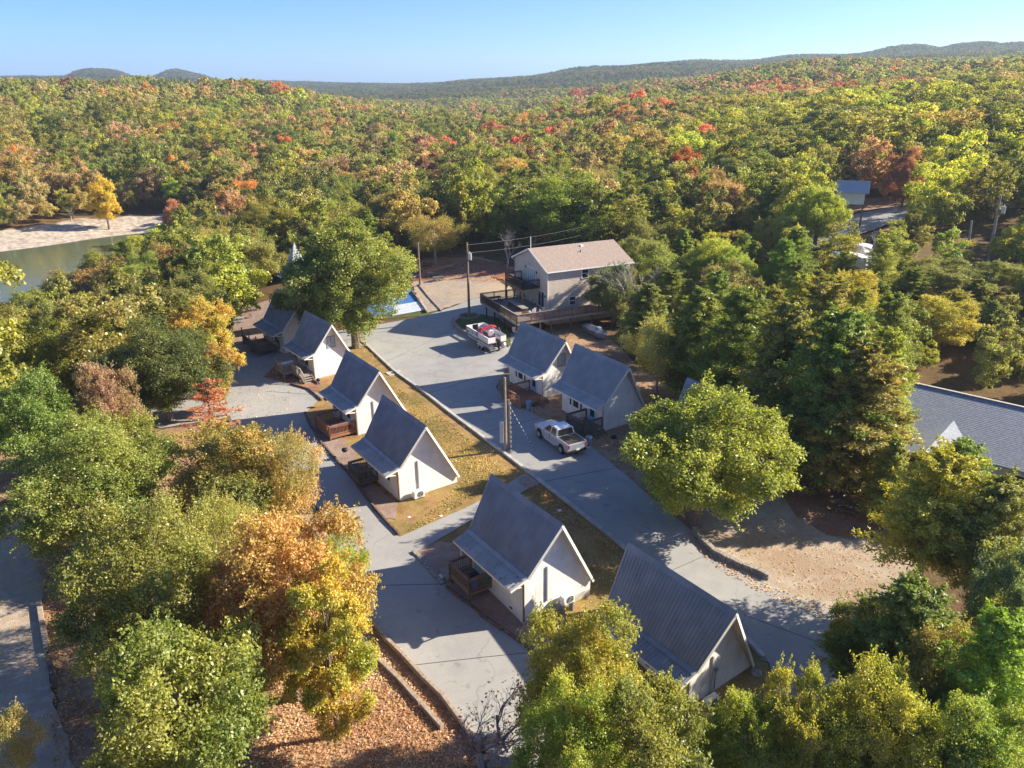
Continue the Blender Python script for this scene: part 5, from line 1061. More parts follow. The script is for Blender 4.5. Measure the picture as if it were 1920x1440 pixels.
def decid(name, seed, R, H, nlobe=22, npuff=26, nleaf=60, leaf=.24, base=.28, puff=.17, droop=0, squash=1.0, spur=90):
    rng = np.random.default_rng(seed); cz = H * (base + (1 - base) * .52); rz = H * (1 - base) * .5
    d_ = unit(rng.normal(size=(nlobe * 4, 3))); d_ = d_[d_[:, 2] > -.62][:nlobe]; nl = len(d_)
    # spread the lobes
    for _ in range(25):
        df = d_[:, None] - d_[None]; dist = np.linalg.norm(df, axis=-1) + np.eye(nl); d_ = unit(d_ + .05 * (df / dist[..., None] ** 3).sum(1) / nl * 6); 
    lr = R * rng.uniform(.19, .36, nl); rad_ = rng.uniform(.55, 1.32, nl)
    L = d_ * np.array([R * .68, R * .68, rz * .70 * squash]) * rad_[:, None] + np.array([0, 0, cz])
    # puffs on each lobe
    pc, pn = [], []
    for i in range(nl):
        q = unit(rng.normal(size=(npuff, 3)) + d_[i] * .75 + np.array([0, 0, .35])); pc.append(L[i] + q * lr[i] * rng.uniform(.6, 1.08, (npuff, 1)) * np.array([1, 1, .8])); pn.append(q)
    pc = np.concatenate(pc); pn = np.concatenate(pn); pr = R * puff * rng.uniform(.55, 1.2, len(pc))
    keep = pc[:, 2] > H * base * .75; pc, pn, pr = pc[keep], pn[keep], pr[keep]
    K = len(pc); u = unit(rng.normal(size=(K, nleaf, 3)) + pn[:, None] * .5 + np.array([0, 0, .25]))
    rr = rng.uniform(.25, 1.25, (K, nleaf, 1)); C = (pc[:, None] + u * pr[:, None, None] * rr * np.array([1, 1, .75])).reshape(-1, 3)
    C += rng.normal(0, .06, C.shape)
    if droop: C[:, 2] -= droop * rng.random(len(C)) ** 2
    N = unit(u.reshape(-1, 3) * .7 + rng.normal(size=C.shape) * .75 + np.array([0, 0, .5]))
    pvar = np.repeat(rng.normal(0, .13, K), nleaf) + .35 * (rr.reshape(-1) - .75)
    ns = spur; li = rng.integers(0, nl, ns); sd_ = unit(rng.normal(size=(ns, 3)) * .8 + d_[li] + np.array([0, 0, .45])); s0 = L[li] + sd_ * lr[li][:, None] * .75
    sl_ = R * rng.uniform(.16, .34, ns); nn = 46; tt = rng.random((ns, nn, 1)); SC = s0[:, None] + sd_[:, None] * tt * sl_[:, None, None] + rng.normal(size=(ns, nn, 3)) * (R * .05 * (1.15 - tt))
    SC = SC.reshape(-1, 3); C = np.concatenate([C, SC]); N = np.concatenate([N, unit(rng.normal(size=SC.shape) + np.array([0, 0, .5]))]); pvar = np.concatenate([pvar, np.repeat(rng.normal(.15, .15, ns), nn)])
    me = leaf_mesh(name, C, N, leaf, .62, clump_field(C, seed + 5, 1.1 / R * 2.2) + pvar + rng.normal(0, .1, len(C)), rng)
    return me, L, cz
def trunk_mesh(name, R, H, L, cz, seed, m='bark', r0=None):
    rnd = random.Random(seed); r0 = r0 or R * .055 + .05; t = MB(); bend = Vector((rnd.uniform(-.3, .3), rnd.uniform(-.3, .3), 0))
    def P(f): return Vector((0, 0, H * f)) + bend * math.sin(f * 3)
    t.tube([Vector((0, 0, -.6)), P(.02), P(.2), P(.45), P(.7), P(.85)], [r0 * 1.5, r0 * 1.1, r0 * .9, r0 * .65, r0 * .35, r0 * .12], 8)
    for p in L[:16]:
        q = Vector(p); f = max(.16, min(.62, (q.z / H) * .62)); a = P(f); mid = a.lerp(q, .5) + Vector((rnd.uniform(-.2, .2), rnd.uniform(-.2, .2), rnd.uniform(-.1, .4)))
        t.tube([a, mid, q], [r0 * .38, r0 * .24, r0 * .08], 5)
        for _ in range(2):
            e = q + Vector((rnd.uniform(-1, 1), rnd.uniform(-1, 1), rnd.uniform(-.2, 1))) * R * .25; t.tube([mid.lerp(q, .5), e], [r0 * .12, r0 * .04], 4)
    return t.mesh(name, m)
def cedar(name, seed, R, H, nbr=150, per=190, leaf=.34, base=.08, power=.75, tuft=1.0, lean=.35):
    rng = np.random.default_rng(seed); f = rng.random(nbr) ** .85; z = H * (base + (1 - base) * f * .97)
    prof = R * (1 - f) ** power * (1 + .18 * np.sin(f * 17 + seed)) + R * .07; prof *= rng.uniform(.72, 1.15, nbr)
    az = np.arange(nbr) * 2.39996 + rng.normal(0, .5, nbr); el = lean + .5 * f + rng.normal(0, .28, nbr)
    C, N, A, cl = [], [], [], []
    for i in range(nbr):
        ln = prof[i]; n = int(per * (.3 + ln / R)); s = rng.random(n) ** .6
        dr = np.array([math.cos(az[i]), math.sin(az[i]), 0]); p0 = np.array([0, 0, z[i]])
        pos = p0 + dr * (s * ln)[:, None]; pos[:, 2] += np.tan(el[i] * .7) * s * ln * (1 - .35 * s)
        wd = (.30 * ln * (1 - s * .8) * tuft + .07)[:, None]; off = rng.normal(size=(n, 3)) * wd * np.array([.55, .55, .38]); pos = pos + off
        C.append(pos); ax = unit(dr + np.array([0, 0, .65]) + rng.normal(0, .45, (n, 3)) + unit(off) * .5); A.append(ax)
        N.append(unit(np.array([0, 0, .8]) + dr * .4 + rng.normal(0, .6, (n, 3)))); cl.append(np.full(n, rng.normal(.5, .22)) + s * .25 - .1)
    C = np.concatenate(C); N = np.concatenate(N); A = np.concatenate(A); cl = np.concatenate(cl)
    me = leaf_mesh(name, C, N, leaf, .34, cl + rng.normal(0, .1, len(C)), rng, axis=A); return me
def bare(name, seed, H, spread=.5, depth=5, m='bark_pale', leaves=0):
    rnd = random.Random(seed); t = MB(); tips = []
    def grow(p, d, ln, r_, k):
        q = p + d * ln * .5 + Vector((rnd.uniform(-1, 1), rnd.uniform(-1, 1), 0)) * ln * .05; e = p + d * ln
        t.tube([p, q, e], [r_, r_ * .82, r_ * .62], 6 if k > 3 else 3, cap=False)
        if k == 0: tips.append(e); return
        for i in range(3 if k > 1 else 2):
            a = rnd.uniform(0, 6.28); s_ = spread * rnd.uniform(.5, 1.3); v = Vector((math.cos(a) * s_, math.sin(a) * s_, 0)); nd = (d + v + Vector((0, 0, .12))).normalized()
            grow(p.lerp(e, rnd.uniform(.55, 1)), nd, ln * rnd.uniform(.6, .82), r_ * .55, k - 1)
    grow(Vector((0, 0, -.4)), Vector((rnd.uniform(-.05, .05), rnd.uniform(-.05, .05), 1)), H * .32, H * (.026 if depth > 5 and name == 'bare_twig' else .018), depth)
    return t.mesh(name, m), np.array([list(p) for p in tips])
# prototypes (each mesh is shared by all trees of its kind)
PR = {}
def reg(key, crown, trunk, R, H): PR[key] = (crown, trunk, R, H)
for k, (sd, R, H, nl, sq) in {'oak_a': (11, 5.0, 11, 26, 1.0), 'oak_b': (23, 4.6, 10, 20, .95), 'oak_c': (37, 5.4, 11.5, 30, 1.0), 'tall_a': (41, 3.6, 12, 22, 1.05)}.items():
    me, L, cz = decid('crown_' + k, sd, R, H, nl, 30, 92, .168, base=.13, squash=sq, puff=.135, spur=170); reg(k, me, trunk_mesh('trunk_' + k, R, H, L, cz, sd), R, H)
me, L, cz = decid('crown_low', 59, 3.2, 12, 26, 26, 80, .165, base=.03, puff=.15, spur=120); reg('tall_b', me, trunk_mesh('trunk_low', 3.2, 12, L, cz, 9), 3.2, 12)
me, L, cz = decid('crown_maple', 53, 5.2, 11, 38, 26, 92, .185, base=.2, puff=.13, spur=120); reg('maple', me, trunk_mesh('trunk_maple', 5.2, 11, L, cz, 5, r0=.38), 5.2, 11)
me, L, cz = decid('crown_airy', 61, 4.4, 10, 18, 20, 50, .15, base=.25, puff=.2, spur=140); reg('airy', me, trunk_mesh('trunk_airy', 4.4, 10, L, cz, 6, 'bark_pale', .2), 4.4, 10)
me, L, cz = decid('crown_small', 67, 2.4, 6.0, 14, 14, 40, .19, base=.3, puff=.22); reg('small', me, trunk_mesh('trunk_small', 2.4, 6, L, cz, 7, 'bark', .12), 2.4, 6)
for k, (sd, R, H, pw) in {'cedar_a': (71, 2.9, 11, .62), 'cedar_b': (73, 3.5, 12, .5), 'cedar_c': (79, 2.2, 9, .8)}.items():
    t = MB(); t.tube([(0, 0, -.5), (0, 0, H * .5), (0, 0, H * .95)], [R * .075, R * .05, .02], 8)
    rnd = random.Random(sd)
    for i in range(26):
        z = rnd.uniform(.1, .8) * H; a = rnd.uniform(0, 6.28); l_ = R * (1 - z / H) ** pw * .8; t.tube([(0, 0, z), (l_ * math.cos(a), l_ * math.sin(a), z + l_ * .35)], [.035, .012], 4)
    reg(k, cedar('crown_' + k, sd, R, H, 330, 150, .25, power=pw, tuft=.85, lean=.5), t.mesh('trunk_' + k, 'bark'), R, H)
me = cedar('crown_cedar_d', 89, 3.2, 11, 260, 150, .25, base=.36, power=.5, tuft=.95, lean=.4); t = MB(); t.tube([(0, 0, -.5), (0, 0, 5), (0, 0, 10.5)], [.22, .16, .03], 8)
for i in range(26): a = i * 2.4; z = 3.2 + i * .27; l_ = 2.6 * (1 - (z - 3) / 9); t.tube([(0, 0, z), (l_ * math.cos(a), l_ * math.sin(a), z + .5)], [.05, .015], 4)
reg('cedar_d', me, t.mesh('trunk_cedar_d', 'bark'), 3.2, 11)
t = MB(); t.tube([(0, 0, -.5), (0, 0, 4), (0, 0, 8.6)], [.16, .1, .03], 7)
for i in range(22): a = i * 2.4; z = 2.4 + i * .27; l_ = 2.2 * (1 - (z - 2.2) / 7.2); t.tube([(0, 0, z), (l_ * math.cos(a), l_ * math.sin(a), z + .35)], [.035, .01], 4)
reg('sparse', cedar('crown_sparse', 83, 2.3, 8.8, 34, 90, .26, base=.24, power=.7, tuft=.8), t.mesh('trunk_sparse', 'bark'), 2.3, 8.8)
for k, sd in (('bare_a', 91), ('bare_b', 97)):
    me, tips = bare(k, sd, 9, .62, 6); PR[k] = (None, me, 3.6, 9)
me, tips = bare('bare_twig', 101, 7.5, .72, 6, 'bark_twig'); rng = np.random.default_rng(3); C = np.repeat(tips, 2, 0)[::2] + rng.normal(0, .15, (len(tips), 3)); C = C[rng.random(len(C)) < .6]
PR['twig'] = (leaf_mesh('crown_twig', C, rng.normal(size=C.shape), .15), me, 3.2, 7.5)

TREES = []     # (name, x, y) of every placed tree, to keep the random ones apart
NT = [0]
TINT = {  # leaf albedos: (main, second)
 'green': ((.12,.14,.03),(.2,.2,.045)), 'olive': ((.14,.145,.04),(.21,.195,.06)), 'dark': ((.075,.095,.025),(.13,.14,.035)), 'yellowgreen': ((.2,.21,.035),(.28,.265,.05)),
 'gold': ((.32,.22,.05),(.4,.25,.06)), 'orange': ((.36,.17,.06),(.30,.2,.06)), 'rust': ((.26,.135,.085),(.31,.2,.12)), 'red': ((.32,.085,.05),(.36,.14,.07)), 'darkred': ((.2,.075,.055),(.26,.12,.08)),
 'tan': ((.23,.185,.1),(.29,.22,.12)), 'cedar': ((.115,.13,.025),(.2,.2,.04)), 'cedaryellow': ((.17,.175,.028),(.27,.25,.045)), 'bright': ((.17,.22,.02),(.25,.28,.03)), 'mapleg': ((.12,.165,.035),(.22,.24,.06)),
 'oldgold': ((.22,.19,.06),(.29,.215,.08)), 'yellow': ((.36,.27,.04),(.36,.3,.05)), 'lime': ((.2,.26,.02),(.26,.3,.03)), 'brown': ((.21,.15,.08),(.28,.2,.1)), 'mixed': ((.14,.145,.035),(.33,.23,.08))}
def put_tree(key, x, y, sx, sz, tint, label, group=None, rz=None, name=None, zoff=0, cat='tree'):
    crown, trunk, R, H = PR[key]; rnd = random.Random(int(x * 97 + y * 131)); rz = rnd.uniform(0, 6.28) if rz is None else rz
    nm = name or {'c': 'cedar_tree', 'm': 'maple_tree', 'o': 'oak_tree', 'b': 'bare_tree', 't': 'broadleaf_tree', 'a': 'broadleaf_tree', 's': 'small_tree'}[key[0]]
    if key == 'twig': nm = 'bare_tree'
    o = thing(nm, (x, y, z1(x, y) + zoff), label, cat, rz, group); o.scale = (sx, sx, sz)
    inst('trunk', trunk, o)
    if crown:
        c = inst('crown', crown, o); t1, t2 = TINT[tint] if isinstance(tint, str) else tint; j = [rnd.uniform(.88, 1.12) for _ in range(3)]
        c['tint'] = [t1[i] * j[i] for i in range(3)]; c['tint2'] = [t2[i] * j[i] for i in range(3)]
    TREES.append((x, y, R * sx)); NT[0] += 1; return o
def tree_px(px, py, rpx, h, key, tint, label, cf=.6, name=None, group=None, rz=None):
    """crown centre seen at (px,py) with radius rpx; tree h metres tall"""
    crown, trunk, R, H = PR[key]; p = G(px, py, up=h * cf); depth = p.y * _c + (CAM_H - p.z) * _s; r = rpx * depth / F_PX
    return put_tree(key, p.x, p.y, r / R, h / H, tint, label, group, rz, name)
def tree_base(px, py, toppy, rpx, key, tint, label, name=None, group=None):
    p = G(px, py); h = max(2, top_at(px, toppy, p)); crown, trunk, R, H = PR[key]; depth = p.y * _c + (CAM_H - p.z) * _s
    return put_tree(key, p.x, p.y, rpx * depth / F_PX / R, h / H, tint, label, group, name=name)
# --- foreground and landmark trees, one by one
tree_px(170, 920, 148, 9.5, 'oak_c', 'green', 'dark green spreading oak at the left edge above the gravel road')
tree_px(440, 910, 135, 9, 'oak_a', ((.13,.14,.04),(.34,.22,.07)), 'green oak tipped with orange leaves beside the left drive')
tree_px(545, 895, 62, 9, 'airy', ((.2,.18,.06),(.36,.24,.1)), 'tan and green oak crown reaching over the left drive')
tree_px(280, 1110, 150, 10.5, 'oak_c', 'olive', 'large olive green tree in the lower left, left of the orange one')
tree_px(525, 1120, 160, 11, 'oak_a', ((.31,.22,.085),(.25,.215,.065)), 'large orange gold tree leaning over the left drive')
tree_base(635, 1382, 1060, 80, 'tall_b', ((.2,.2,.04),(.36,.24,.05)), 'yellow green tree whose trunk foot shows on the leaf covered slope')
tree_px(340, 1330, 175, 10, 'oak_b', ((.13,.16,.035),(.22,.22,.05)), 'large green tree filling the bottom left corner area')
tree_px(648, 1085, 48, 8, 'airy', 'bright', 'bright lime green branch tree right of the orange gold tree')
tree_px(15, 1410, 60, 6, 'airy', ((.2,.2,.07),(.3,.27,.12)), 'pale feathery tree cut off by the lower left corner')
tree_px(60, 790, 95, 9, 'oak_b', 'green', 'rounded green oak at the left edge below the lake trees')
tree_px(195, 765, 62, 9, 'oak_a', ((.27,.17,.1),(.24,.19,.08)), 'rusty brown oak beside the small branch road')
tree_px(215, 850, 90, 8.5, 'oak_b', 'green', 'green oak just below the rusty brown one')
tree_px(300, 690, 105, 9.5, 'oak_c', 'dark', 'dark green oak above the small branch road')
tree_px(385, 640, 64, 10.5, 'tall_a', ((.36,.22,.06),(.26,.22,.05)), 'dense orange and green rounded tree left of the first chalet drive')
tree_px(400, 700, 42, 7, 'tall_a', ((.3,.2,.05),(.2,.2,.04)), 'lower gold green tree in front of the rounded orange one')
tree_base(405, 840, 705, 60, 'sparse', ((.25,.125,.065),(.3,.17,.09)), 'sparse red leaved small tree standing in the dry grass patch', name='small_tree')
tree_base(668, 652, 430, 108, 'maple', ((.11,.16,.03),(.19,.235,.06)), 'big green maple beside the first chalet, trunk by the white notice sign', name='maple_tree')
tree_px(1315, 860, 150, 10, 'maple', ((.145,.195,.03),(.215,.25,.05)), 'big yellow green sweetgum over the right drive beside the sand lot', cf=.55, name='sweetgum_tree')
tree_px(1105, 1290, 130, 9, 'oak_a', ((.24,.22,.04),(.15,.18,.035)), 'yellow green oak at the bottom in front of the nearest chalet')
tree_px(1195, 1400, 130, 8.5, 'oak_b', 'green', 'green oak crown at the bottom below the nearest chalet')
tree_px(1080, 1420, 110, 8, 'oak_c', ((.16,.19,.035),(.25,.23,.05)), 'green oak crown at the bottom centre beside the bare twiggy trees')
tree_px(1385, 1400, 85, 7, 'oak_a', ((.15,.19,.03),(.22,.235,.045)), 'bright green crown at the bottom under the outdoor unit')
tree_px(1505, 1370, 80, 8, 'oak_b', ((.165,.205,.03),(.235,.25,.045)), 'pointed yellow green crown covering the end of the right drive', cf=.65)
tree_px(1645, 1390, 115, 8, 'oak_c', ((.165,.2,.033),(.24,.245,.05)), 'broad yellow green crown at the bottom right of the drive')
tree_px(1800, 1430, 110, 8, 'oak_a', ((.13,.17,.03),(.22,.22,.04)), 'green crown at the very bottom near the right corner')
tree_px(1700, 1200, 130, 8.5, 'cedar_b', ((.1,.14,.022),(.16,.19,.03)), 'broad dark green cedar right of the right drive')
tree_px(1615, 1215, 62, 6.5, 'oak_b', 'dark', 'dark low oak crown leaning over the drive from the right')
tree_px(1885, 1140, 75, 9, 'oak_b', ((.12,.13,.06),(.19,.18,.09)), 'grey green oak at the right edge')
tree_px(1850, 1290, 110, 10, 'cedar_b', ((.13,.17,.022),(.2,.23,.03)), 'bright green cedar in the lower right corner')
tree_px(1760, 1290, 90, 7, 'oak_c', 'olive', 'olive crown between the two lower right cedars')
tree_px(1860, 1000, 100, 10.5, 'cedar_d', ((.1,.13,.025),(.17,.19,.035)), 'wide cedar at the right edge below the grey roof', cf=.68)
tree_px(1752, 950, 98, 11, 'cedar_d', 'cedaryellow', 'yellow green cedar with a bare lower trunk over the right end of the sand lot', cf=.68)
tree_px(1800, 885, 75, 6, 'cedar_b', ((.12,.15,.025),(.2,.21,.035)), 'cedar covering the corner of the grey roofed building')
tree_px(1670, 885, 45, 7, 'cedar_a', 'cedar', 'narrow cedar left of the grey roofed building')
tree_base(1533, 905, 585, 105, 'cedar_b', ((.085,.11,.022),(.16,.17,.03)), 'tall cedar with its trunk foot visible above the picnic table')
tree_base(1580, 925, 640, 110, 'cedar_a', ((.11,.13,.025),(.21,.2,.035)), 'tall cedar right behind the lone picnic table')
tree_base(1625, 880, 620, 66, 'cedar_b', 'cedaryellow', 'yellow green cedar beside the long grey roof')
tree_base(1450, 860, 560, 95, 'cedar_a', 'cedar', 'dark cedar behind the sweetgum')
tree_base(1375, 790, 545, 85, 'cedar_b', ((.08,.11,.022),(.14,.16,.03)), 'cedar above the sweetgum crown')
tree_base(1300, 745, 540, 75, 'cedar_a', 'cedar', 'dark cedar right of the pickup chalet roof')
tree_base(1520, 760, 520, 90, 'cedar_b', ((.15,.17,.03),(.23,.23,.045)), 'yellow tipped cedar in the middle of the cedar grove')
tree_px(1235, 655, 62, 8, 'airy', ((.22,.22,.06),(.33,.3,.1)), 'feathery yellow green tree above the pickup chalet')
tree_px(1150, 545, 50, 8, 'oak_b', ((.07,.09,.03),(.16,.12,.05)), 'dark leafy tree against the right end of the tan house')
tree_base(1168, 612, 452, 88, 'bare_a', 'tan', 'bare branching tree in front of the right end of the tan house')
tree_px(1215, 590, 60, 9, 'cedar_a', 'cedar', 'cedar right of the bare tree by the tan house')
tree_base(905, 1440, 1235, 165, 'twig', 'rust', 'nearly bare twiggy tree with a few pinkish leaves at the end of the left drive')
tree_base(1035, 1480, 1270, 150, 'twig', 'rust', 'second nearly bare twiggy tree, closer to the bottom oak')
tree_px(410, 1030, 80, 9, 'airy', 'oldgold', 'tan green feathery crown between the olive tree and the orange gold tree')
tree_px(190, 505, 46, 9, 'oak_b', 'green', 'rounded green oak on the near lake bank under the yellow tree')
tree_px(118, 545, 46, 9, 'oak_a', 'olive', 'olive oak leaning out over the near lake bank')
tree_px(55, 592, 52, 9, 'oak_c', 'green', 'green oak on the near lake bank close to the left edge')
tree_px(5, 640, 55, 9, 'oak_b', 'yellowgreen', 'yellow green oak cut by the left edge above the lake')
tree_px(262, 478, 46, 9, 'tall_a', 'green', 'oval green tree at the right end of the near lake bank')
tree_px(325, 480, 42, 9, 'oak_a', 'olive', 'olive oak just right of the oval green tree on the lake bank')
# golden / red landmark trees farther away
tree_base(205, 430, 335, 27, 'tall_a', 'yellow', 'bright yellow tree standing on the lake shore'); tree_px(460, 385, 52, 13, 'oak_c', ((.42,.19,.07),(.36,.16,.06)), 'large orange tree behind the inlet')
tree_px(335, 412, 34, 11, 'oak_a', ((.3,.16,.08),(.3,.19,.09)), 'rusty orange tree beside the bare trees at the inlet'); tree_px(325, 360, 22, 10, 'tall_a', 'lime', 'small lime green tree on the far shore')
tree_px(600, 355, 30, 11, 'oak_b', 'red', 'red orange tree beyond the inlet'); tree_px(655, 355, 32, 11, 'oak_a', 'orange', 'orange gold tree next to the red orange one')
tree_base(420, 480, 375, 60, 'bare_a', 'tan', 'grey bare tree at the head of the inlet'); tree_base(375, 465, 385, 50, 'bare_b', 'tan', 'bare leaning tree left of the inlet head')
tree_px(525, 425, 62, 10, 'airy', 'bright', 'bright green feathery tree behind the spire'); tree_px(590, 420, 50, 10, 'airy', 'bright', 'bright green tree above the maple')
tree_px(1285, 322, 32, 12, 'tall_a', ((.28,.075,.04),(.3,.11,.05)), 'scarlet tree standing above the power line'); tree_px(1330, 270, 38, 12, 'oak_a', ((.42,.22,.13),(.4,.14,.08)), 'pinkish orange tree beyond the scarlet one')
tree_px(1345, 370, 55, 11, 'oak_b', ((.2,.15,.07),(.3,.2,.12)), 'brownish oak under the power lines'); tree_base(1448, 440, 335, 45, 'cedar_a', 'cedar', 'conical dark cedar under the power lines')
tree_px(1700, 330, 36, 10, 'oak_a', 'darkred', 'dark red tree beside the far road'); tree_px(1535, 400, 52, 9, 'maple', ((.18,.2,.03),(.3,.28,.05)), 'yellow green tree in front of the roofed entrance sign', name='maple_tree')
tree_base(1400, 340, 250, 50, 'bare_b', 'tan', 'grey bare tree left of the pale dead trunk'); tree_base(1500, 335, 245, 45, 'bare_a', 'tan', 'tall pale dead tree above the sign pole')
tree_px(1070, 395, 100, 13, 'oak_c', ((.12,.16,.025),(.2,.23,.04)), 'wide green oak behind the tan house'); tree_px(960, 340, 68, 13, 'oak_a', ((.36,.23,.09),(.3,.22,.07)), 'wide golden tan tree above the tan house')
tree_px(815, 440, 58, 9, 'airy', ((.27,.19,.06),(.2,.18,.05)), 'golden brown tree over the picnic ground'); tree_px(950, 445, 40, 9, 'bare_b', 'tan', 'bare grey tree left of the tan house roof')
tree_px(860, 345, 48, 13, 'oak_b', 'green', 'deep green tree left of the golden tan one'); tree_px(720, 400, 50, 11, 'oak_c', 'dark', 'dark olive tree above the big maple'); tree_px(740, 365, 38, 12, 'bare_a', 'tan', 'bare grey tree in the woods above the maple')
tree_base(600, 650, 476, 66, 'oak_b', ((.08,.105,.025),(.14,.15,.035)), 'added oak tinted dark for the shaded left side of the big maple crown')  # second tree for the maple's left lobe, its shade put into the tint
tree_base(1572, 566, 470, 32, 'cedar_a', 'cedaryellow', 'small yellow green cedar in front of the white trailers')
tree_base(1640, 560, 450, 36, 'cedar_b', 'cedaryellow', 'rounded yellow green cedar in front of the dark vehicle')
# --- groves filled at random, nearest trees as individuals
def zone(px): return [tuple(G(*p).to_2d()) for p in px]
grove = [ # outline (ground pixels), spacing, height range, mix, labels
 ([(-300,600),(-120,560),(20,545),(120,520),(200,500),(300,480),(400,470),(480,480),(505,540),(500,600),(470,596),(440,600),(430,640),(410,690),(340,735),(262,760),(80,790),(-300,800)], 6.0, (8.5, 12), [('oak_a','green'),('oak_b','olive'),('oak_c','green'),('tall_a','dark'),('oak_b','mixed'),('oak_a','yellowgreen'),('cedar_b','cedar'),('tall_a','olive'),('airy','oldgold')], 'broadleaf tree in the dense green grove between the lake and the left drive', 'trees of the grove between lake and drive'),
 ([(480,505),(560,480),(640,520),(740,505),(740,450),(900,455),(960,440),(1100,445),(1180,470),(1180,400),(1000,385),(700,400),(480,440)], 6.2, (9, 12.5), [('oak_a','olive'),('oak_b','dark'),('cedar_a','cedar'),('tall_a','green'),('cedar_b','cedar'),('airy','oldgold'),('oak_c','green'),('bare_a','tan')], 'tree in the woods behind the picnic ground and the tan house', 'trees behind the picnic ground and house'),
 ([(1180,560),(1230,600),(1260,660),(1330,720),(1400,760),(1480,850),(1600,870),(1640,820),(1660,720),(1700,660),(1900,700),(2200,700),(2200,560),(1900,540),(1700,530),(1560,530),(1400,510),(1180,490)], 5.6, (7.5, 10), [('cedar_a','cedar'),('cedar_b','cedar'),('cedar_b','cedaryellow'),('cedar_a','cedaryellow'),('cedar_c','cedar'),('oak_b','olive'),('oak_a','yellowgreen'),('cedar_b',((.1,.14,.02),(.18,.2,.03)))], 'cedar in the dense evergreen grove above the sand lot', 'cedars of the grove above the sand lot'),
]
def near_tree(x, y, dmin):
    for a, b, r in TREES:
        if (a - x) ** 2 + (b - y) ** 2 < dmin * dmin: return True
    return False
# ground kept clear, in ground coordinates
clear = [zone(q) for q in [
 [(500,690),(440,600),(500,545),(600,520),(740,530),(735,505),(820,478),(970,478),(1180,520),(1190,600),(1250,700),(1480,905),(1700,900),(1760,1000),(1690,1100),(1650,1400),(1650,1700),(1000,1700),(700,1200),(430,850),(250,810),(250,760),(430,710)],
 [(1470,495),(1560,405),(1680,378),(1735,380),(1740,415),(1700,450),(1610,490),(1500,495)],
 [(1785,445),(1900,440),(1930,500),(1780,500)], [(-400,1700),(-400,930),(140,950),(140,1250),(700,1400),(1000,1700)], [(1640,800),(1641,800),(1641,801)], [(10,295),(60,250),(85,240),(100,258),(70,292)]]]
LAND = [((-26, 78), 'the shaded yard'), ((-36, 66), 'the small branch road'), ((-52, 88), 'its middle'), ((-60, 62), 'the left edge'), ((-78, 118), 'the lake'), ((-50, 116), 'the near lake bank'), ((-40, 135), 'the inlet'),
 ((-14, 128), 'the picnic tables'), ((0, 122), 'the tall pole'), ((14, 122), 'the tan house'), ((-26, 150), 'the turret spire'), ((5, 165), 'the golden tan tree'), ((30, 140), 'the red maple pole'), ((24, 90), 'the covered fishing boat'), ((30, 75), 'the sweetgum'), ((45, 100), 'the bare tree by the house'), ((52, 78), 'the long grey roof'), ((68, 104), 'the transformer pole at right'), ((55, 118), 'the entrance sign'), ((28, 60), 'the lone picnic table'), ((62, 60), 'the right edge')]
ADJ = {'green': 'mid green', 'olive': 'olive green', 'dark': 'dark green', 'yellowgreen': 'yellow green', 'mixed': 'green and orange', 'oldgold': 'old gold', 'cedar': 'dark', 'cedaryellow': 'yellowish', 'tan': 'leafless grey'}
KIND = {'oak_a': 'oak', 'oak_b': 'rounded oak', 'oak_c': 'wide oak', 'tall_a': 'tall oval tree', 'airy': 'loose feathery tree', 'cedar_a': 'cedar', 'cedar_b': 'broad cedar', 'cedar_c': 'slim cedar', 'bare_a': 'branching tree', 'bare_b': 'forking tree'}
_a, _b = G(1683, 712, z=5.2), G(1920, 765, z=5.2); _d = (_b - _a).to_2d().normalized(); _n = Vector((-_d.y, _d.x)); _a = _a.to_2d()
clear[4] = [tuple(_a - _d * 5 - _n * 12.5), tuple(_a + _d * 30 - _n * 12.5), tuple(_a + _d * 30 + _n * 8.5), tuple(_a - _d * 5 + _n * 8.5)]
rnd = random.Random(5)
grove = [grove[2], grove[0], grove[1]]; LIM = [190, 300, 420]
for gi_, (outline, sp, (h0, h1), mix, lab, grp) in enumerate(grove):
    Z = zone(outline); xs = [q[0] for q in Z]; ys = [q[1] for q in Z]; x = min(xs); cand = []
    while x < max(xs):
        y = min(ys)
        while y < max(ys):
            qx, qy = x + rnd.uniform(-.42, .42) * sp, y + rnd.uniform(-.42, .42) * sp; y += sp
            if not inpoly(qx, qy, Z) or (qx < -.37 * qy and z1(qx, qy) < -8.3) or any(inpoly(qx, qy, c) for c in clear[1:5]): continue
            if abs(math.atan2(qx, qy)) > .70: continue
            cand.append((math.hypot(qx, qy), qx, qy))
        x += sp
    cand.sort()
    for _, qx, qy in cand:
        if near_tree(qx, qy, sp * .68): continue
        key, tint = mix[rnd.randrange(len(mix))]; crown, trunk, R, H = PR[key]; h = rnd.uniform(h0, h1); s_ = h / H * rnd.uniform(.9, 1.15)
        if gi_ == 0 and qx > 40 and qy > 74: h *= .62
        if gi_ == 0 and math.hypot(qx, qy) > 96: h *= .8
        if NT[0] > LIM[gi_]: break
        ld = min(LAND, key=lambda q: (q[0][0] - qx) ** 2 + (q[0][1] - qy) ** 2)[1]
        put_tree(key, qx, qy, s_, h / H, tint, '%s %s %s %s' % (ADJ[tint] if isinstance(tint, str) else 'bright green', KIND[key], ('among the evergreens nearest', 'in the lakeside grove nearest', 'in the back woods nearest')[gi_], ld), grp)
print('individual trees', NT[0])
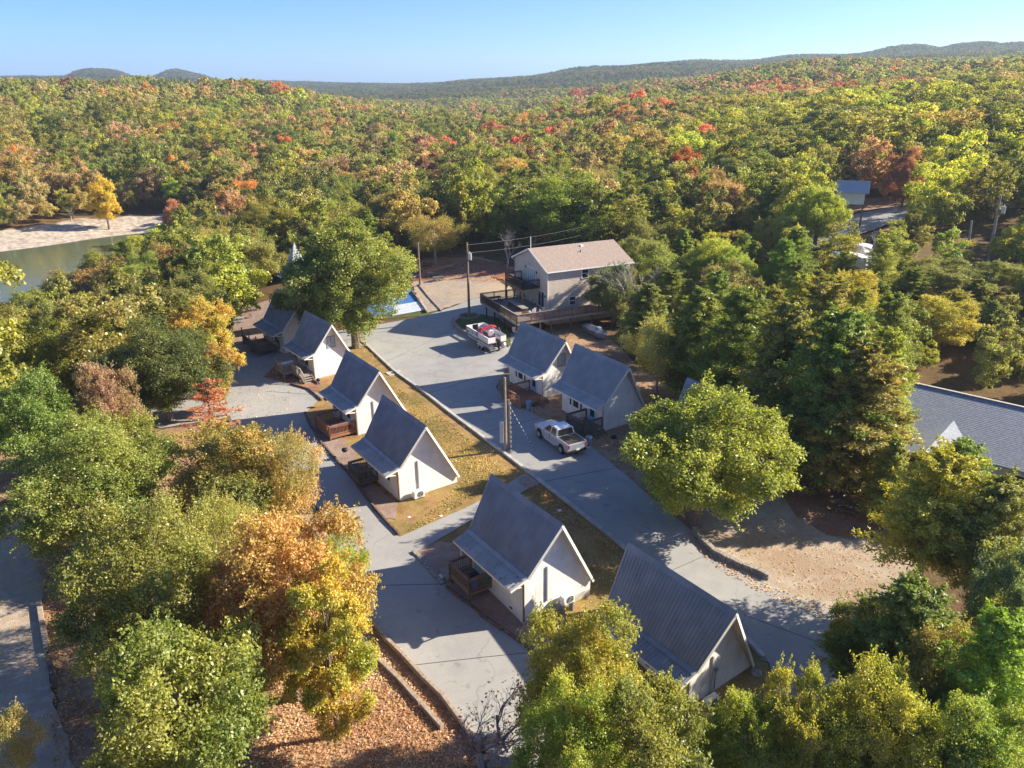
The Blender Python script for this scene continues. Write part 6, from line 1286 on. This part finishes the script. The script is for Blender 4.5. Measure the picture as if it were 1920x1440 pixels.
# --- the far woods: one object, crowns instanced on points by geometry nodes
def lod(name, seed, R, H, n, leaf, kind):
    if kind == 'd':
        me, L, cz = decid(name, seed, R, H, 17, 13, n, leaf, base=.12, puff=.16, spur=max(3, n // 2))
    else: me = cedar(name, seed, R, H, 70, n, leaf, power=.65)
    return me
LOD = [lod('woods_crown', 201, 4.3, 11, 34, .34, 'd'), lod('woods_crown', 203, 3.8, 10, 34, .32, 'd'), lod('woods_crown', 205, 4.6, 12, 34, .34, 'd'), lod('woods_cedar', 207, 2.7, 10.5, 90, .36, 'c'),
       lod('woods_crown', 211, 4.6, 11, 9, .75, 'd'), lod('woods_crown', 213, 4.2, 10, 9, .72, 'd'), lod('woods_cedar', 217, 3.0, 10.5, 18, .75, 'c')]
wcol = bpy.data.collections.new('woods_shapes'); lobj = []
for i, me in enumerate(LOD):
    o = bpy.data.objects.new('woods_shape_%s' % 'abcdefgh'[i], me); wcol.objects.link(o); lobj.append(o)
bt, _t = bare('woods_bare', 221, 9, .6, 4); bo = bpy.data.objects.new('woods_shape_z', bt); wcol.objects.link(bo)
def scatter(r0, r1, sp, seed):
    r = np.random.default_rng(seed); a = .71; X, Y = [], []
    xs = np.arange(-r1 * math.sin(a), r1 * math.sin(a), sp); ys = np.arange(r0 * math.cos(a) * .9, r1, sp)
    gx, gy = np.meshgrid(xs, ys); gx = gx.ravel() + r.uniform(-.45, .45, gx.size) * sp; gy = gy.ravel() + r.uniform(-.45, .45, gy.size) * sp
    rr = np.hypot(gx, gy); k = (rr >= r0) & (rr < r1) & (np.abs(np.arctan2(gx, gy)) < a); return gx[k], gy[k]
def woods():
    r = np.random.default_rng(17); PX, PY, near = [], [], []
    for (r0, r1, sp, sd) in [(80, 420, 5.6, 1), (420, 900, 7.0, 2), (900, 1500, 9.5, 3), (1500, 2300, 12, 4), (2500, 3300, 16, 5)]:
        x, y = scatter(r0, r1, sp, sd)
        if r1 < 500:
            k = []; rr_ = np.hypot(x, y)
            polys = [zone(g[0]) for g in grove] + clear
            ta = np.array([(a, b, c) for a, b, c in TREES])
            for i in range(len(x)):
                if any(inpoly(x[i], y[i], q) for q in clear): k.append(False); continue
                if (y[i] < 100 and abs(x[i]) < 40) or rr_[i] < 84: k.append(False); continue
                k.append(((ta[:, 0] - x[i]) ** 2 + (ta[:, 1] - y[i]) ** 2).min() > 14)
            k = np.array(k); x, y = x[k], y[k]
        PX.append(x); PY.append(y)
    x = np.concatenate(PX); y = np.concatenate(PY); z = zt(x, y); rr = np.hypot(x, y)
    k = (x > -.37 * y) | (z > np.where(rr < 215, -8.3, -7.6)); x, y, z, rr = x[k], y[k], z[k], rr[k]; n = len(x)
    print('woods', n)
    f1 = .5 + .28 * np.sin(x / 31 + 2) * np.sin(y / 37 + 1) + .22 * np.sin(x / 83 - y / 57 + 1); f2 = .5 + .5 * np.sin((x + y) / 53 + .5) * np.cos((x - y) / 71)
    px = 960 + F_PX * (x / (y * _c + (CAM_H - z) * _s))
    names = ['olive', 'green', 'dark', 'yellowgreen', 'tan', 'rust', 'orange', 'red', 'darkred', 'oldgold', 'brown', 'cedar', 'cedaryellow']
    W = np.tile(np.array([5.2, 4.2, 1.8, 1.6, 1.2, .5, .25, .07, .1, 1.3, .9, 2.4, .8]), (n, 1))
    left = (px < 700) & (rr > 180); W[left, 4] *= 1.5; W[left, 5] *= 1.3; W[left, 6] *= 1.2; W[left, 9] *= 1.6; W[left,3]*=1.3
    ridge = (px > 620) & (px < 1080) & (rr > 260) & (rr < 620); W[ridge, 5] *= 4; W[ridge, 7] *= 10; W[ridge, 8] *= 8; W[ridge, 10] *= 2
    ridge = (px > 1080) & (px < 1700) & (rr > 430) & (rr < 950); W[ridge, 7] *= 9; W[ridge, 8] *= 14; W[ridge, 5] *= 2.5; W[ridge, 10] *= 2
    rt = (px > 1250) & (rr < 330); W[rt, 3] *= 6; W[rt, 9] *= .5; W[rt, 12] *= 2; W[rt, 4:9] *= .3
    nl_ = rr < 175; W[nl_, 4:9] *= .1; W[nl_, 9:11] *= .4
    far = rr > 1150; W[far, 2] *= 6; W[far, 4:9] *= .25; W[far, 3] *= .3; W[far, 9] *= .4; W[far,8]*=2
    W[:, 4:9] *= (.12 + 3.0 * f1 ** 2)[:, None]; W[:, 9:11] *= (.3 + 1.5 * f2)[:, None]; W[:, 3] *= .4 + 1.4 * (1 - f2); W[:, 11:] *= (.3 + 2 * (1 - f1) ** 2)[:, None]
    cum = np.cumsum(W, 1); cum /= cum[:, -1:]; pick = (r.random((n, 1)) > cum).sum(1)
    T1 = np.array([TINT[q][0] for q in names])[pick]; T2 = np.array([TINT[q][1] for q in names])[pick]; j = r.uniform(.8, 1.22, (n, 1)) * r.uniform(.92, 1.08, (n, 3)); T1 = T1 * j; T2 = T2 * j; far_shade = np.clip((rr - 1000) / 300, 0, 1)[:, None]; T1 = T1 * (1 - .45 * far_shade); T2 = T2 * (1 - .45 * far_shade)  # distant crowns get darker tints: the far hillside's shade put into their colour
    isc = pick >= 11; near = rr < 480
    idx = np.where(near, np.where(isc, 3, r.integers(0, 3, n)), np.where(isc, 6, r.integers(4, 6, n)))
    barem = near & (r.random(n) < .1); idx[barem] = 7
    s = r.uniform(.62, 1.42, n) * np.where(rr > 900, 1.25, 1) * np.where(rr > 1500, 1.35, 1) * np.where(rr > 2400, 1.5, 1)
    s = np.where((px > 1180) & (rr < 190), s * .8, s)
    s = np.where((px > 1180) & (rr < 140), s * .7, s)
    big = (px > 1380) & (rr > 185) & (rr < 340); sc = np.stack([s, s, s * r.uniform(.85, 1.2, n)], 1); sc[big] = sc[big] * np.array([1.45, 1.45, 1.05]); sc[px > 1250, 2] = np.minimum(sc[px > 1250, 2], 1.2); sc[:, 2] = np.where(rr > 900, np.minimum(sc[:, 2], 1.3), sc[:, 2])
    me = bpy.data.meshes.new('far_woods'); me.vertices.add(n); me.vertices.foreach_set('co', np.stack([x, y, z - .3], 1).astype(np.float32).ravel())
    def att(nm, ty, arr, fld): a = me.attributes.new(nm, ty, 'POINT'); a.data.foreach_set(fld, arr.ravel())
    att('tint', 'FLOAT_VECTOR', T1.astype(np.float32), 'vector'); att('tint2', 'FLOAT_VECTOR', T2.astype(np.float32), 'vector'); att('sc', 'FLOAT_VECTOR', sc.astype(np.float32), 'vector')
    rot = np.zeros((n, 3), np.float32); rot[:, 2] = r.uniform(0, 6.28, n); att('rot', 'FLOAT_VECTOR', rot, 'vector'); att('pick', 'INT', idx.astype(np.int32), 'value')
    o = bpy.data.objects.new('far_woods', me); COL.objects.link(o); tag(o, 'autumn woods covering the hills beyond the chalets and the lake', 'woods', kind='stuff')
    ng = bpy.data.node_groups.new('woods_nodes', 'GeometryNodeTree'); ng.interface.new_socket('Geometry', in_out='INPUT', socket_type='NodeSocketGeometry'); ng.interface.new_socket('Geometry', in_out='OUTPUT', socket_type='NodeSocketGeometry')
    N = ng.nodes; Lk = ng.links; gi = N.new('NodeGroupInput'); go = N.new('NodeGroupOutput'); mp = N.new('GeometryNodeMeshToPoints'); ip = N.new('GeometryNodeInstanceOnPoints'); ci = N.new('GeometryNodeCollectionInfo')
    ci.inputs['Collection'].default_value = wcol; ci.inputs['Separate Children'].default_value = True; ci.inputs['Reset Children'].default_value = True
    def na(nm, ty): a = N.new('GeometryNodeInputNamedAttribute'); a.data_type = ty; a.inputs['Name'].default_value = nm; return a.outputs['Attribute']
    Lk.new(gi.outputs[0], mp.inputs[0]); Lk.new(mp.outputs[0], ip.inputs['Points']); Lk.new(ci.outputs[0], ip.inputs['Instance']); ip.inputs['Pick Instance'].default_value = True
    Lk.new(na('pick', 'INT'), ip.inputs['Instance Index']); Lk.new(na('rot', 'FLOAT_VECTOR'), ip.inputs['Rotation']); Lk.new(na('sc', 'FLOAT_VECTOR'), ip.inputs['Scale']); Lk.new(ip.outputs[0], go.inputs[0])
    md = o.modifiers.new('woods', 'NODES'); md.node_group = ng
woods()
# --- fallen leaves and grass tufts (nobody could count them)
def litter(name, px, n, m, size, label, cat, off=.06, up=False, seed=1):
    Z = zone(px); r = np.random.default_rng(seed); xs = [q[0] for q in Z]; ys = [q[1] for q in Z]; X = r.uniform(min(xs), max(xs), n * 3); Y = r.uniform(min(ys), max(ys), n * 3)
    k = np.array([inpoly(a, b, Z) for a, b in zip(X, Y)]); X, Y = X[k][:n], Y[k][:n]; C = np.stack([X, Y, zt(X, Y) + off + r.uniform(0, .04, len(X))], 1)
    N_ = r.normal(size=C.shape) * .5 + (np.array([0, 0, 1]) if not up else 0); cl = clump_field(C * np.array([1, 1, 0]), seed, .6)
    me = leaf_mesh(name, C, N_, size, .6, cl, r); o = bpy.data.objects.new(name, me); COL.objects.link(o); tag(o, label, cat, kind='stuff'); t1, t2 = m; o['tint'] = list(t1); o['tint2'] = list(t2)
litter('fallen_leaves', [(690,1190),(828,1330),(915,1460),(930,1600),(250,1600),(300,1300),(350,1150),(500,1050)], 34000, ((.34,.215,.13),(.46,.37,.27)), .13, 'orange brown fallen leaves covering the slope left of the drive', 'fallen leaves', .06, seed=2)
litter('fallen_leaves', [(690,655),(840,780),(985,890),(1172,1038),(1400,1210),(1440,1300),(1250,1330),(1100,1120),(1010,1000),(880,800),(760,700),(650,650)], 9000, ((.3,.15,.07),(.42,.3,.16)), .13, 'brown fallen leaves strewn over the central lawn', 'fallen leaves', .05, seed=3)
litter('fallen_leaves', [(1310,1000),(1440,1088),(1570,1150),(1690,1085),(1640,930),(1480,890)], 1500, ((.28,.15,.08),(.36,.24,.14)), .11, 'scattered brown leaves on the sand lot', 'fallen leaves', .08, seed=4)
litter('fallen_leaves', [(40,960),(140,1000),(150,1300),(300,1440),(100,1440),(85,1130)], 7000, ((.32,.15,.07),(.38,.26,.14)), .15, 'fallen leaves beside the gravel road at left', 'fallen leaves', .06, seed=5)
litter('fallen_leaves', [(770,530),(800,490),(960,495),(960,535),(830,527)], 5000, ((.28,.1,.06),(.36,.2,.12)), .16, 'reddish fallen leaves over the picnic ground', 'fallen leaves', .14, seed=6)
litter('fallen_leaves', [(1000,740),(1250,930),(1300,995),(1400,900),(1150,660),(1060,620)], 6000, ((.26,.13,.07),(.36,.24,.14)), .13, 'fallen leaves around the chalets right of the drive', 'fallen leaves', .07, seed=8)
litter('fallen_leaves', [(985,892),(1085,972),(1172,1042),(1180,1060),(1080,985),(970,905)], 2500, ((.3,.16,.08),(.4,.28,.16)), .13, 'leaf drift along the kerb above the fourth chalet', 'fallen leaves', .06, seed=11)
litter('fallen_leaves', [(690,1150),(770,1238),(850,1335),(935,1440),(915,1450),(820,1315),(740,1225)], 1500, ((.34,.17,.08),(.42,.28,.16)), .13, 'thin leaf drift on the drive beside the low timber wall', 'fallen leaves', .11, seed=12)
litter('fallen_leaves', [(1300,1000),(1345,1045),(1430,1090),(1560,1150),(1540,1165),(1420,1110),(1330,1060),(1285,1000)], 900, ((.34,.17,.08),(.42,.28,.16)), .13, 'few leaves blown along the curved retaining wall', 'fallen leaves', .11, seed=13)
litter('fallen_leaves', [(440,650),(600,660),(640,640),(560,760),(440,830),(430,720)], 700, ((.34,.17,.08),(.42,.28,.16)), .14, 'leaves scattered over the upper left drive', 'fallen leaves', .11, seed=14)
litter('grass_tufts', [(700,700),(840,790),(960,890),(880,940),(790,990),(760,1000),(870,900),(760,760)], 9000, ((.12,.12,.03),(.32,.25,.08)), .13, 'short dry grass blades on the central lawn', 'grass', .05, True, 7)
litter('grass_tufts', [(310,815),(430,800),(440,850),(400,870),(300,850)], 3000, ((.2,.17,.04),(.34,.26,.08)), .13, 'short dry grass beside the small red tree', 'grass', .05, True, 9)

# ------------------------------------------------------------------ haze
def haze():
    m = bpy.data.materials.new('haze'); m.use_nodes = True; t = m.node_tree
    for n in list(t.nodes): t.nodes.remove(n)
    o = t.nodes.new('ShaderNodeOutputMaterial'); v = t.nodes.new('ShaderNodeVolumePrincipled'); v.inputs['Density'].default_value = HAZE; v.inputs['Color'].default_value = (.66, .82, 1, 1); v.inputs['Anisotropy'].default_value = .3
    t.links.new(v.outputs[0], o.inputs['Volume']); MATS['haze'] = m
    b = MB().box(-5300, 5300, -5300, 5300, -20, 150).build('haze', 'haze'); b['kind'] = 'stuff'; b['label'] = 'thin pale blue haze over the valley'; b['category'] = 'haze'
HAZE = 0.00016
haze()
